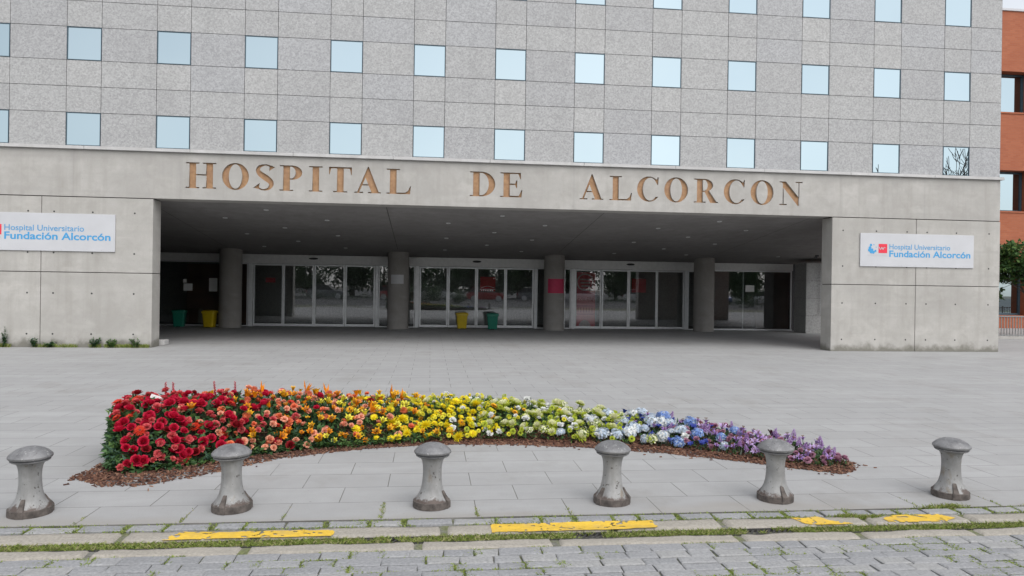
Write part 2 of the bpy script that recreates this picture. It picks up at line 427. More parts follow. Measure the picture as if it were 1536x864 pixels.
for (jx,jy,h,gx) in joints:
    if jy<3.0 or abs(jx)>5: continue
    k=noise.noise(Vector((jx*1.1,jy*1.7,8)))
    if jy>4.7: p=.75; n=46; rx=.025
    else: p=.42+k*.7-(max(0,4.1-jy)*.5); n=30; rx=.016
    if R.random()<p:
        sc=R.uniform(.6,2.0)
        for _ in range(int(n*sc*1.8)):
            blade(b,jx+R.gauss(0,rx*sc),jy+R.uniform(-.5,.5)*h*.95,-.010,R.uniform(.008,.018),.0042,1.2,R.choices((0,1,2),(3,4,1))[0])
        if R.random()<.6:
            side=R.choice((-.5,.5))*h; ln=R.uniform(.06,.22)
            for _ in range(int(ln*420)):
                blade(b,jx+R.uniform(-ln,ln),jy+side+R.gauss(0,.007),-.009,R.uniform(.007,.015),.004,.9,R.choices((0,1,2),(3,4,1))[0])
for _ in range(70):       # along the edge of the slabs and in the kerb's cracks
    cx=R.uniform(-4.8,5.2); cy=R.choice((5.016,5.016,4.88)); ln=R.uniform(.03,.22)
    for _ in range(int(ln*260)):
        blade(b,cx+R.uniform(-ln,ln),cy+R.gauss(0,.010),-.010,R.uniform(.009,.019),.004,.9,R.choices((0,1,2),(3,4,1))[0])
for jx in (-2.29,-1.63,-.97,-.31,.35,1.01,3.65,4.31):
    for _ in range(R.randint(10,90) if jx!=-.31 else 150):
        yy=5.03+abs(R.gauss(0,.10)) if jx!=-.31 else R.uniform(5.03,5.40)
        if yy<5.4: blade(b,jx+R.gauss(0,.006),yy,-.006,R.uniform(.010,.022),.003,.8,pickg())
for cx,cy,n in ((2.98,4.86,260),(3.12,4.84,240),(3.9,5.03,320),(3.75,5.02,160),(4.6,5.0,200),(-2.9,5.0,120),(4.3,4.40,150),(4.55,4.33,160)):
    for _ in range(n):
        blade(b,cx+R.gauss(0,.055 if cy<5.1 else .006),cy+R.gauss(0,.014 if cy<5.1 else .08),-.008,R.uniform(.014,.034),.003,.8,pickg())
tag(b.build('grass',GRASS),'short green grass and moss growing in the drain and cobble joints','grass',kind='stuff')

# ------------------------------------------------------------------ hospital building
D=18.356; X1=15.545; XL=-30.0; Z_B0,Z_B1=3.60,4.715; ZT=4.808
H=empty('hospital_building',(0,0,0),label='wide grey granite hospital with carved bronze lettering over a dark entrance',cat='building')
# granite wall of slabs
px_,w_,wh_,pz_=2.0463,.784,.793,2.038; xc0,zc0=-8.2747,5.2045
b=MB()
cols=[]   # x intervals (kind)
i=-10
edges=[]
for i in range(-10,12):
    c=xc0+i*px_
    edges.append((c-w_/2,c+w_/2,'n',i)); 
    nx=c+px_-w_/2 if i<11 else X1
    edges.append((c+w_/2,nx,'w',i))
rows=[]
for k in range(0,4):
    zb=zc0+k*pz_-wh_/2; zt=zb+wh_; hh=(pz_-wh_)/2
    rows+= [(zb,zt,'win',k),(zt,zt+hh,'a',k),(zt+hh,zb+pz_,'b',k)]
gp=.006; GD=D+.02
windows=[]
for (xa,xb,kx,i) in edges:
    for (za,zb,kz,k) in rows:
        if kx=='n' and kz=='win': windows.append((i,k,xa,xb,za,zb)); continue
        m=R.choice((0,1,3)) if kx=='n' else R.choice((0,1,2,4))
        j=R.uniform(-.0015,.0015)
        yy=GD+j; a0,a1,c0,c1=xa+gp,xb-gp,za+gp,zb-gp
        b.face([(a0,yy,c0),(a1,yy,c0),(a1,yy,c1),(a0,yy,c1)],m)
        for e in (((a0,c0),(a1,c0)),((a1,c0),(a1,c1)),((a1,c1),(a0,c1)),((a0,c1),(a0,c0))):
            (p,q),(r_,s_)=e
            b.face([(p,yy,q),(p,yy+.03,q),(r_,yy+.03,s_),(r_,yy,s_)],m)
# dark backing in strips round the window openings, side wall, roof, back
zR=rows[-1][1]
for (za,zb,kz,k) in rows:
    if kz!='win': b.face([(edges[0][0],GD+.02,za),(X1-.01,GD+.02,za),(X1-.01,GD+.02,zb),(edges[0][0],GD+.02,zb)],5)
    else:
        for (xa,xb,kx,i) in edges:
            if kx=='w': b.face([(xa,GD+.02,za),(min(xb,X1-.01),GD+.02,za),(min(xb,X1-.01),GD+.02,zb),(xa,GD+.02,zb)],5)
xa0=edges[0][0]
b.face([(X1-.004,GD+.001,ZT),(X1-.004,30.4,ZT),(X1-.004,30.4,zR),(X1-.004,GD+.001,zR)],1)
b.face([(xa0,GD,zR),(X1-.004,GD,zR),(X1-.004,30.4,zR),(xa0,30.4,zR)],0)
b.face([(xa0,30.4,0),(X1,30.4,0),(X1,30.4,zR),(xa0,30.4,zR)],0)
b.face([(xa0,GD,0),(xa0,GD,zR),(xa0,30.4,zR),(xa0,30.4,0)],0)
b.build('granite_wall',GR+[M['granite_gap']],H)
for (i,k,xa,xb,za,zb) in windows:
    if i<-3: 
        pass
    cx,cz=(xa+xb)/2,(za+zb)/2; hw,hh=(xb-xa)/2-.003,(zb-za)/2-.003; f=.016
    b=MB()
    for (u0,u1,v0,v1) in ((-hw,hw,-hh,-hh+f),(-hw,hw,hh-f,hh),(-hw,-hw+f,-hh+f,hh-f),(hw-f,hw,-hh+f,hh-f)):
        b.box(u0,u1,-.006,.08,v0,v1)
    fo=b.build('window',M['win_frame'],H,loc=(cx,GD,cz))
    pb=MB(); t1,t2=R.gauss(0,.0022),R.gauss(0,.003)
    y_=lambda u,v:.010+u*t1+v*t2
    e=.001
    pb.face([(u,y_(u,v),v) for u,v in ((-hw+f-e,-hh+f-e),(hw-f+e,-hh+f-e),(hw-f+e,hh-f+e),(-hw+f-e,hh-f+e))])
    pb.face([(u,y_(u,v)+.02,v) for u,v in ((-hw+f-e,-hh+f-e),(-hw+f-e,hh-f+e),(hw-f+e,hh-f+e),(hw-f+e,-hh+f-e))])
    pb.build('pane',M['pane'],fo)
# coping between granite and concrete beam, in lengths
b=MB(); x=XL
while x<X1+.05:
    x2=min(x+2.42,X1+.07); b.box(x+.004,x2-.004,D-.07,D+.06,Z_B1+.004,ZT-.012,0,.006); x=x2
b.build('coping',M['coping'],H)

# ---- serif letters as outlines (height 1)
t_=.046
def el(cx,cz,rx,rz,a0,a1,n=18):
    return [(cx+rx*math.cos(math.radians(a0+(a1-a0)*i/n)),cz+rz*math.sin(math.radians(a0+(a1-a0)*i/n))) for i in range(n+1)]
def stroke(P,W):
    out=[]; n=len(P)
    pts=[];ws=[]
    for i in range(n-1):
        p0,p1,p2,p3=P[max(i-1,0)],P[i],P[i+1],P[min(i+2,n-1)]
        for k in range(6):
            t=k/6
            pts.append(tuple(.5*((2*p1[a])+(-p0[a]+p2[a])*t+(2*p0[a]-5*p1[a]+4*p2[a]-p3[a])*t*t+(-p0[a]+3*p1[a]-3*p2[a]+p3[a])*t**3) for a in (0,1)))
            ws.append(W[i]+(W[i+1]-W[i])*t)
    pts.append(P[-1]); ws.append(W[-1]); l=[];r=[]
    for i,p in enumerate(pts):
        a=pts[max(i-1,0)]; c=pts[min(i+1,len(pts)-1)]; dx,dz=c[0]-a[0],c[1]-a[1]; d=math.hypot(dx,dz); nx,nz=-dz/d,dx/d
        l.append((p[0]+nx*ws[i]/2,p[1]+nz*ws[i]/2)); r.append((p[0]-nx*ws[i]/2,p[1]-nz*ws[i]/2))
    return l+r[::-1]
t=t_
LET={
'H':(1.125,[[(0,0),(.5,0),(.5,t),(.38,t),(.38,.5),(.745,.5),(.745,t),(.62,t),(.62,0),(1.125,0),(1.125,t),(1.005,t),(1.005,1-t),(1.125,1-t),(1.125,1),(.62,1),(.62,1-t),(.745,1-t),(.745,.55),(.38,.55),(.38,1-t),(.5,1-t),(.5,1),(0,1),(0,1-t),(.12,1-t),(.12,t),(0,t)]]),
'I':(.52,[[(0,0),(.52,0),(.52,t),(.39,t),(.39,1-t),(.52,1-t),(.52,1),(0,1),(0,1-t),(.13,1-t),(.13,t),(0,t)]]),
'T':(.886,[[(.17,0),(.716,0),(.716,t),(.573,t),(.573,.94),(.80,.94),(.856,.70),(.886,.70),(.886,1),(0,1),(0,.70),(.03,.70),(.086,.94),(.313,.94),(.313,t),(.17,t)]]),
'L':(.955,[[(0,0),(.925,0),(.955,.32),(.925,.32),(.85,.14),(.74,.062),(.39,.055),(.39,1-t),(.52,1-t),(.52,1),(0,1),(0,1-t),(.13,1-t),(.13,t),(0,t)]]),
'E':(.9,[[(0,0),(.87,0),(.9,.30),(.87,.30),(.76,.06),(.39,.06),(.39,.5),(.60,.5),(.655,.37),(.69,.37),(.69,.69),(.655,.69),(.60,.555),(.39,.555),(.39,.945),(.73,.945),(.815,.74),(.845,.74),(.83,1),(0,1),(0,1-t),(.13,1-t),(.13,t),(0,t)]]),
'A':(1.035,[[(0,0),(.34,0),(.34,t),(.19,t),(.19+.426*(.30-t),.30),(.66-.416*(.30-t),.30),(.66,t),(.53,t),(.53,0),(1.035,0),(1.035,t),(.945,t),(.55,1.04),(.51,1.04),(.11,t),(0,t)],[(.19+.426*(.35-t),.35),(.66-.416*(.35-t),.35),(.428,.603)]]),
'O':(1.01,[el(.505,.5,.505,.525,0,350,36),el(.505,.5,.245,.475,0,350,36)]),
'D':(1.02,[[(0,0)]+el(.46,.5,.56,.5,-90,90,24)+[(0,1),(0,1-t),(.13,1-t),(.13,t),(0,t)],[(.39,.05)]+el(.44,.5,.32,.45,-90,90,20)+[(.39,.95)]]),
'P':(.855,[[(0,0),(.52,0),(.52,t),(.39,t),(.39,.44)]+el(.46,.72,.395,.28,-90,90,20)+[(0,1),(0,1-t),(.13,1-t),(.13,t),(0,t)],[(.39,.49)]+el(.43,.72,.17,.23,-90,90,16)+[(.39,.95)]]),
'R':(1.05,[[(0,0),(.52,0),(.52,t),(.39,t),(.39,.455),(.46,.455),(.71,0),(1.05,0),(1.05,t),(.985,t)]+el(.46,.735,.37,.265,-58,90,18)+[(0,1),(0,1-t),(.13,1-t),(.13,t),(0,t)],[(.39,.505)]+el(.43,.7275,.16,.2225,-90,90,16)+[(.39,.95)]]),
'C':(.95,[[(.90,.68),(.91,1.0),(.872,1.0),(.845,.925)]+el(.5,.5,.5,.525,50,325,34)+el(.555,.5,.305,.475,-42,-318,28)[0:]+[(.865,.68)]]),
'S':(.70,[stroke([(.635,.83),(.54,.95),(.36,.985),(.16,.91),(.10,.76),(.20,.62),(.39,.49),(.575,.34),(.60,.19),(.49,.055),(.30,.015),(.14,.07),(.045,.18)],[.30,.06,.05,.12,.17,.215,.24,.215,.17,.10,.05,.06,.33])]),
'N':(1.02,[[(0,0),(.33,0),(.33,t),(.19,t),(.19,.72),(.815,-.03),(.88,-.03),(.88,1-t),(1.02,1-t),(1.02,1),(.70,1),(.70,1-t),(.835,1-t),(.835,.36),(.28,1),(0,1),(0,1-t),(.09,1-t),(.145,.91),(.145,t),(0,t)]]),
}
WORDS=[('H',-5.912,-5.203),('O',-5.071,-4.434),('S',-4.285,-3.846),('P',-3.706,-3.167),('I',-3.004,-2.678),('T',-2.525,-1.967),('A',-1.901,-1.249),('L',-1.116,-.514),('D',.963,1.604),('E',1.734,2.299),('A',3.784,4.409),('L',4.569,5.16),('C',5.296,5.893),('O',6.023,6.665),('R',6.823,7.483),('C',7.636,8.236),('O',8.37,9.009),('N',9.172,9.817)]
def curve_mesh(name,splines,extrude=0):
    cu=bpy.data.curves.new(name,'CURVE'); cu.dimensions='2D'; cu.fill_mode='BOTH'; cu.extrude=extrude
    for pts in splines:
        s=cu.splines.new('POLY'); s.points.add(len(pts)-1); s.use_cyclic_u=True
        for p,(x,z) in zip(s.points,pts): p.co=(x,z,0,1)
    ob=bpy.data.objects.new(name,cu); COL.objects.link(ob)
    dg=bpy.context.evaluated_depsgraph_get(); dg.update()
    me=bpy.data.meshes.new_from_object(ob.evaluated_get(dg),depsgraph=dg)
    bpy.data.objects.remove(ob); bpy.data.curves.remove(cu)
    me.transform(Matrix.Rotation(PI/2,4,'X'))       # (x,z) upright, facing -Y
    return me
LZ0,LH=3.872,.625
allsp=[]; per=[]
for ch,xa,xb in WORDS:
    w,sp=LET[ch]; k=(xb-xa)/w
    pp=[[(xa+x*k,LZ0+z*LH) for x,z in s] for s in sp]; per.append((ch,pp)); allsp+=pp
xs_a,xs_b=-6.4,10.4
me=curve_mesh('concrete_beam',[[(xs_a,Z_B0),(xs_b,Z_B0),(xs_b,Z_B1),(xs_a,Z_B1)]]+allsp,extrude=.03)
me.transform(Matrix.Translation((0,D+.03,0)))
# the rest of the beam: ends and core behind the carved face
bm=bmesh.new(); bm.from_mesh(me)
def bmbox(bm,x0,x1,y0,y1,z0,z1):
    vs=[bm.verts.new(p) for p in ((x0,y0,z0),(x1,y0,z0),(x1,y1,z0),(x0,y1,z0),(x0,y0,z1),(x1,y0,z1),(x1,y1,z1),(x0,y1,z1))]
    for q in ((3,2,1,0),(4,5,6,7),(0,1,5,4),(1,2,6,5),(2,3,7,6),(3,0,4,7)): bm.faces.new([vs[i] for i in q])
bmbox(bm,XL,xs_a-.0005,D,D+.06,Z_B0,Z_B1); bmbox(bm,xs_b+.0005,X1,D,D+.06,Z_B0,Z_B1); bmbox(bm,XL+.001,X1-.001,D+.062,D+.60,Z_B0+.001,Z_B1-.001)
bm.to_mesh(me); bm.free(); me.materials.clear(); me.materials.append(M['concrete'])
beam=bpy.data.objects.new('concrete_beam',me); COL.objects.link(beam); beam.parent=H
for ch,pp in per:
    lm=curve_mesh('letter',pp,0); lm.materials.append(M['bronze'])
    lo=bpy.data.objects.new('letter',lm); COL.objects.link(lo); lo.parent=beam; lo.location=(0,D+.055,0)
# dark shadow-gap under the beam, then the concrete side walls with joints and tie holes
def side_wall(x0,x1,vj,holes,hz,ret):
    b=MB(); zs=[(0,1.778),(1.796,3.578)]; xsn=[x0]+vj+[x1]
    for a in range(len(xsn)-1):
        xa=xsn[a]+(.007 if a else 0); xb=xsn[a+1]-(.007 if a<len(xsn)-2 else 0)
        for z0,z1 in zs: b.box(xa,xb,D+.004,D+.52,z0,z1,0,.008)
    b.box(x0+.02,x1-.02,D+.025,D+.50,.0,Z_B0-.001,1)
    for hx in holes:
        for z in hz:
            n=10; b.face([(hx+.022*math.cos(2*PI*k/n),D+.0022,z+.022*math.sin(2*PI*k/n)) for k in range(n)],2)
            b.lathe([(.022,0),(.017,-.012)],10,2,M=Matrix.Translation((hx,D+.002,z))@Matrix.Rotation(PI/2,4,'X'))
    return b.build('side_wall',[M['concrete_wall'],M['joint'],M['hole']],H)
side_wall(XL,-6.655,[-25.4,-21.35,-17.3,-13.24,-9.175],[-10.4,-9.471,-8.893,-8.026,-7.073]+[-11.4-k*.95 for k in range(8)],(.317,1.288,2.249,3.225),0)
side_wall(10.675,15.565,[13.09],[10.981,11.934,12.82,13.403,14.265,15.234],(.316,1.291,2.282,3.238),0)
# soffit of the canopy, sloping down to the doors, with its thickness
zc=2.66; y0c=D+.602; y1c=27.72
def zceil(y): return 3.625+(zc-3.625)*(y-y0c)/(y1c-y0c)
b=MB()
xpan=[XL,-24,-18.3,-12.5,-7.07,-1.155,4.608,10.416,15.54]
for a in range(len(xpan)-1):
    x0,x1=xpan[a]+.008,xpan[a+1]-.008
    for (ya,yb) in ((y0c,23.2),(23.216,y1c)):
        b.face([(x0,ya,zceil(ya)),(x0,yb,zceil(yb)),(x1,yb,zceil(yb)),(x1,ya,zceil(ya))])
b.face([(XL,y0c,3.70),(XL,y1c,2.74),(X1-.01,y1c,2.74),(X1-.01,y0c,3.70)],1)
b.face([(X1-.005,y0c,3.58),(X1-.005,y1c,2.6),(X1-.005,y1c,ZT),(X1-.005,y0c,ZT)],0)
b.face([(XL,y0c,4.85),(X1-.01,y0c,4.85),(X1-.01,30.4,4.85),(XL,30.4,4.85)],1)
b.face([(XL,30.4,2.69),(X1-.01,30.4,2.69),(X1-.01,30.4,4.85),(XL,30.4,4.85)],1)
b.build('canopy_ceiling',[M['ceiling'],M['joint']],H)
# columns
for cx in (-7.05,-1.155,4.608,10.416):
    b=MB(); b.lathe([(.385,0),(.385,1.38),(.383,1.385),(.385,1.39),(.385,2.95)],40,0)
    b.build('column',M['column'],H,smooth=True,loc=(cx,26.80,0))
# ---- entrance front
YD=27.7
def frame(b,x0,x1,z0,z1,y,f,d=.05,bot=None):
    bt=bot or f
    b.box(x0,x0+f,y,y+d,z0,z1); b.box(x1-f,x1,y,y+d,z0,z1)
    b.box(x0+f,x1-f,y,y+d,z1-f,z1); b.box(x0+f,x1-f,y,y+d,z0,z0+bt)
def leaf(name,x0,x1,z0,z1,y,f,mat,gm,bot=None,parent=H):
    b=MB(); frame(b,x0,x1,z0,z1,y,f,bot=bot); o=b.build(name,mat,parent)
    g_=MB(); yy=y+.024
    g_.face([(x0+f-.002,yy,z0+f-.002),(x1-f+.002,yy,z0+f-.002),(x1-f+.002,yy,z1-f+.002),(x0+f-.002,yy,z1-f+.002)])
    g_.build('glass',gm,o); return o
def door_set(xs,hx0,hx1,sensor,openk=None):
    # xs: sidelight a,b ; post ; four leaves ; post ; sidelight
    sa,sb,p0,L,p1,sc,sd=xs
    b=MB(); b.box(hx0,hx1,YD-.10,YD+.14,2.325,zc-.004,0,.004); hd=b.build('header_panel',M['alu_panel'],H)
    sn=MB(); sn.lathe([(.10,0),(.07,.03),(0,.03)],20,0,M=Matrix.Translation((sensor,YD-.101,2.53))@Matrix.Scale(1.7,4,(1,0,0))@Matrix.Scale(.42,4,(0,0,1))@Matrix.Rotation(PI/2,4,'X')); sn.build('motion_sensor',M['black'],hd)
    leaf('side_window',sa,sb,0.0,2.32,YD,.035,M['alu'],M['glass'])
    leaf('side_window',sc,sd,0.0,2.32,YD,.035,M['alu'],M['glass'])
    for (a,c) in (p0,p1):
        b=MB(); b.box(a,c,YD-.03,YD+.09,0,2.32,0,.006); b.build('door_post',M['alu'],H)
    for k in range(4):
        y=YD+(.0 if k in(0,3) else -.055)
        if openk and k in openk: 
            dx=openk[k]; leaf('sliding_door',L[k]+dx+.004,L[k+1]+dx-.004,.015,2.31,y,.055,M['alu'],M['glass'],.09)
        else: leaf('sliding_door',L[k]+.004,L[k+1]-.004,.015,2.31,y,.055,M['alu'],M['glass'],.09)
door_set((-6.99,-6.68,(-6.66,-6.50),[-6.49,-5.40,-4.28,-3.158,-2.05],(-2.04,-1.93),-1.92,-1.50),-6.99,-1.50,-4.31)
door_set((-.86,-.575,(-.565,-.41),[-.40,.681,1.758,2.871,3.97],(3.98,4.08),4.085,4.40),-.86,4.40,1.76)
door_set((5.16,5.415,(5.42,5.57),[5.572,6.627,7.704,8.844,9.97],(9.98,10.11),10.116,10.5),5.16,10.5,7.75)
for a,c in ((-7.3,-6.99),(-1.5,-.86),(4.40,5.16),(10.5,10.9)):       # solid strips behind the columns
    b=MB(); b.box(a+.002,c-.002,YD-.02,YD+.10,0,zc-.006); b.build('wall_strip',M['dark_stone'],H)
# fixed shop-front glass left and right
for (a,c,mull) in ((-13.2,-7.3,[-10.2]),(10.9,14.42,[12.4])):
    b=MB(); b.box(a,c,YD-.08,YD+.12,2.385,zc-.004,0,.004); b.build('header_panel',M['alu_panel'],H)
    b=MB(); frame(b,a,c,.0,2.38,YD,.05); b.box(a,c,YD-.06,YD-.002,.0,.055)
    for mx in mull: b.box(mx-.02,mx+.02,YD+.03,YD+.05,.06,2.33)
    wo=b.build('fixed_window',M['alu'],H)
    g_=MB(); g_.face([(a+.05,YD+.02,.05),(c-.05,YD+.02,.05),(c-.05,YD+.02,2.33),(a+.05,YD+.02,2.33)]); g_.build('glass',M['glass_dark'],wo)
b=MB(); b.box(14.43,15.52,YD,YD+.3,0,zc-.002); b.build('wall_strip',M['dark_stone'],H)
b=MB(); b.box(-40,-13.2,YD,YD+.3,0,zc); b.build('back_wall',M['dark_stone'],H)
# stone pier at the right end
b=MB()
for z0,z1 in ((0,.66),(.668,1.32),(1.328,1.98),(1.988,2.655)):
    b.box(14.10,15.50,25.98,26.85,z0,z1,0,.004)
b.box(14.12,15.48,26.0,26.83,0,2.65,1)
b.build('stone_pier',[M['pillar_stone'],M['joint']],H)
b=MB(); b.tube([(14.66,25.9,.75),(14.66,25.9,2.66)],.02,8); b.build('downpipe',M['sign_white'],H)
b=MB(); b.box(10.60,10.66,19.0,19.08,2.55,2.60); b.box(10.56,10.62,18.99,19.06,2.51,2.55); b.build('camera_bracket',M['black'],H)
# lobby behind the doors
b=MB()
b.face([(-14,YD+.2,0.004),(15.4,YD+.2,0.004),(15.4,36,0.004),(-14,36,.004)],2)
b.box(-14,15.4,YD+.12,33.2,2.69,2.80); b.box(-14,15.4,33.42,36.1,2.69,2.80); b.box(-14,15.4,36.0,36.1,0,2.69); b.face([(-14,YD+.2,0),(-14,36,0),(-14,36,2.7),(-14,YD+.2,2.7)])  # narrow open slot in the ceiling, added so daylight brightens the lobby
b.face([(15.4,YD+.2,0),(15.4,YD+.2,2.7),(15.4,36,2.7),(15.4,36,0)])
b.box(-9.3,-8.0,29.2,29.3,0,2.3,1); b.box(-7.95,-7.0,29.6,29.7,0,2.6,1); b.box(13.6,15.3,29,29.2,0,2.6,0)
for px in (-1.155,4.608,10.416,-7.05): b.box(px-.3,px+.3,31.0,31.6,0,2.69,0)
b.build('lobby',[M['lobby'],M['lobby_wood'],M['lobby_floor']],H)
for L in ([-6.2,-5.1,-3.6,-2.4],[-.3,.75,2.6,3.7],[5.7,7.0,8.5,9.9]):
    for k in range(3):
        leaf('inner_door',L[k],L[k+1]-.03,.01,2.25,30.6,.05,M['alu'],M['glass'],.09)
# ------------------------------------------------------------------ ceiling lights
lm_ring=MB(); lm_ring.lathe([(.045,-.004),(.066,-.010),(.070,.0)],20,0)
lm_l=MB(); lm_l.lathe([(.0,.010),(.020,.008),(.046,-.004)],20,0)
M['lens']=simple('lamp_reflector',(.85,.85,.83),.3)
lens_m=lm_l.mesh('lamp_reflector',M['lens'],True); ring_m=lm_ring.mesh('light_ring',M['alu'],True)
LROW=[(19.8,(-4.33,1.94,8.12)),(21.0,(-5.70,-2.92,.5,3.31,6.72,9.45)),(22.3,(-4.33,1.94,8.12)),(23.45,(-5.70,-2.92,.5,3.28,6.68,9.47)),(24.65,(-4.35,1.9,8.1)),(25.85,(-5.7,-2.95,.5,3.23,6.64,9.35,12.9))]
slope=math.atan2(3.625-zc,y1c-y0c)
for ri,(ly,lx) in enumerate(LROW):
    for ci,x in enumerate(lx):
        o=bpy.data.objects.new('ceiling_light',ring_m); COL.objects.link(o); o.location=(x,ly,zceil(ly)-.001); o.rotation_euler=(-slope,0,0)
        l=bpy.data.objects.new('lamp_reflector',lens_m); COL.objects.link(l); l.parent=o
        tag(o,'small round downlight, %s from the left in the %s soffit row behind the lettered beam'%(ORD[ci],ORD[ri]),'ceiling light','downlights in the entrance soffit')

# ------------------------------------------------------------------ signs
def text_mesh(body,x0,x1,zbase,cap,bold=0):
    cu=bpy.data.curves.new('txt','FONT'); cu.body=body; cu.size=1; cu.offset=bold; cu.resolution_u=6
    ob=bpy.data.objects.new('txt',cu); COL.objects.link(ob)
    dg=bpy.context.evaluated_depsgraph_get(); dg.update()
    me=bpy.data.meshes.new_from_object(ob.evaluated_get(dg),depsgraph=dg)
    bpy.data.objects.remove(ob); bpy.data.curves.remove(cu)
    xs=[v.co.x for v in me.vertices]; cu2=bpy.data.curves.new('txt','FONT'); cu2.body='H'; ob=bpy.data.objects.new('txt',cu2); COL.objects.link(ob); dg=bpy.context.evaluated_depsgraph_get(); dg.update()
    mh=bpy.data.meshes.new_from_object(ob.evaluated_get(dg),depsgraph=dg); ch=max(v.co.y for v in mh.vertices); bpy.data.objects.remove(ob)
    a,c=min(xs),max(xs)
    for v in me.vertices:
        x,y=v.co.x,v.co.y; v.co=(x0+(x-a)/(c-a)*(x1-x0),0,zbase+y/ch*cap)
    me.materials.clear(); return me
def make_sign(x0,label):
    s=empty('sign_board',(x0,D-.03,2.285),label=label,cat='sign',group='hospital name boards')
    b=MB(); b.box(0,3.30,0,.028,0,.895,0,.004); bd=b.build('board',M['sign_white'],s)
    for me,m,n in ((text_mesh('Hospital Universitario',.83,2.60,.475,.135,.010),M['sign_blue'],'lettering'),(text_mesh('Fundación Alcorcón',.83,3.20,.27,.165,.022),M['sign_cyan'],'lettering'),(text_mesh('SaludMadrid',.22,.75,.285,.035),M['sign_grey'],'lettering')):
        me.materials.append(m); o=bpy.data.objects.new(n,me); COL.objects.link(o); o.parent=s; o.location=(0,-.003,0)
    b=MB(); b.face([(.52,-.003,.365),(.768,-.003,.365),(.768,-.003,.61),(.52,-.003,.61)])
    zz=[(.53,.53),(.575,.45),(.61,.53),(.645,.45),(.68,.53),(.715,.50)]
    for (p,q) in zip(zz,zz[1:]):
        b.face([(p[0]-.010,-.0055,p[1]),(p[0]+.010,-.0055,p[1]),(q[0]+.010,-.0055,q[1]),(q[0]-.010,-.0055,q[1])],1)
    b.build('emblem',[M['sign_red'],M['sign_white']],s)
    b=MB()   # round cyan emblem made of lobes, with an open middle
    lob=[(.30,.575,.035),(.275,.50,.042),(.265,.44,.048),(.31,.395,.045),(.37,.385,.042),(.43,.42,.03),(.335,.45,.035)]
    for li,(ex,ez,er) in enumerate(lob):
        n=14; b.face([(ex+er*math.cos(2*PI*k/n),-.003-.0006*li,ez+er*math.sin(2*PI*k/n)) for k in range(n)])
    for (ex,ez,er) in ((.385,.585,.017),(.45,.52,.014)):
        n=10; b.face([(ex+er*math.cos(2*PI*k/n),-.003,ez+er*math.sin(2*PI*k/n)) for k in range(n)])
    b.build('emblem',M['sign_cyan'],s)
    b=MB()
    for k in range(4):
        for zz_ in (.035,.86):
            b.lathe([(0,.004),(.012,.003),(.014,0)],8,0,M=Matrix.Translation((.30+k*.9,-.0005,zz_))@Matrix.Rotation(PI/2,4,'X'))
    b.build('screw',M['sign_grey'],s)
    return s
make_sign(-10.803,'white hospital name board cut by the left edge on the left concrete wall')
make_sign(11.46,'white hospital name board with red square emblem on the right concrete wall')
def sheet(name,x0,x1,z0,z1,y,m,label,cat,t=.004):
    b=MB(); b.box(0,x1-x0,-t,0,0,z1-z0); o=b.build(name,m,loc=(x0,y,z0)); return tag(o,label,cat)
YG=YD-.004
sheet('notice',-8.94,-8.63,1.28,1.54,YG,M['paper'],'white landscape paper notice on the left window above the green bin','notice')
sheet('notice',-8.96,-8.84,1.57,1.70,YG,M['paper'],'tiny white slip just above a landscape notice on the left window','notice')
sheet('notice',-8.05,-7.76,1.26,1.75,YG,M['paper'],'white portrait paper notice beside the leftmost round column','notice')
sheet('notice',12.48,12.84,1.53,1.79,YG,M['paper'],'single white paper notice on the right fixed window','notice')
def curved(name,cx,x0,x1,z0,z1,m,label,cat):
    b=MB(); r=.3885; cy=26.80
    a0=math.asin((x0-cx)/r); a1=math.asin((x1-cx)/r)
    b.grid(lambda u,v:(cx+r*math.sin(a0+(a1-a0)*u),cy-r*math.cos(a0+(a1-a0)*u),z0+(z1-z0)*v),14,1)
    o=b.build(name,m); return tag(o,label,cat)
curved('poster',4.608,4.33,4.93,1.38,1.91,M['poster_crimson'],'crimson sheet wrapped round the third column from the left','poster')
curved('notice',-1.155,-1.40,-.95,1.64,1.965,M['sign_grey'],'pale sheet stuck on the second column from the left','notice')
p=sheet('poster',1.90,2.48,1.41,1.96,YD-.024,M['poster_red'],'red poster with white painted-on car drawing on a middle entrance door','poster')
b=MB(); b.tube([(.03+.52*k/12,-.0055,.12+.07*math.sin(k*PI/12)) for k in range(13)],.006,5); b.tube([(.0,-.0055,.07),(.58,-.0055,.07)],.01,5)  # white strokes paint in a car outline mirrored by the door glass
for k in range(7): b.box(.04+k*.07,.075+k*.07,-.009,-.0045,.0,.03+.03*((k*3)%4)/3)
b.build('reflection',M['paper'],p)
sheet('poster',7.83,8.40,1.44,1.98,YD-.024,M['poster_red'],'plain red poster on the right-hand set of entrance doors','poster')
sheet('poster',-6.05,-5.70,1.62,1.80,YD+.032,M['poster_red'],'small red notice on the far left entrance door','poster')
p=sheet('poster',5.66,6.40,.09,2.20,YD+.040,M['poster_pink'],'tall pink banner with pale circle on the right-hand entrance doors','poster')
b=MB()
def disc(b,cx,cz,r,y,m=0,a0=0,a1=2*PI,n=30): b.face([(cx+r*math.cos(a0+(a1-a0)*k/n),y,cz+r*math.sin(a0+(a1-a0)*k/n)) for k in range(n if a1-a0>6 else n+1)],m)
disc(b,.33,1.72,.34,-.0065,0); disc(b,.33,1.72,.29,-.0085,1)
for k in range(3): b.box(.12+.03*k,.56-.02*k,-.0115,-.010,1.80-.13*k,1.86-.13*k,0)
b.box(.2,.66,-.0105,-.0088,1.40,1.46,0)
b.build('print',[M['poster_pale'],M['poster_pink'],M['poster_crimson']],p); b=MB(); disc(b,.33,.0,.24,-.0065,0,0,PI)
for k in range(6): b.box(.04+.11*k,.08+.11*k,-.008,-.0062,.55,.74,2)
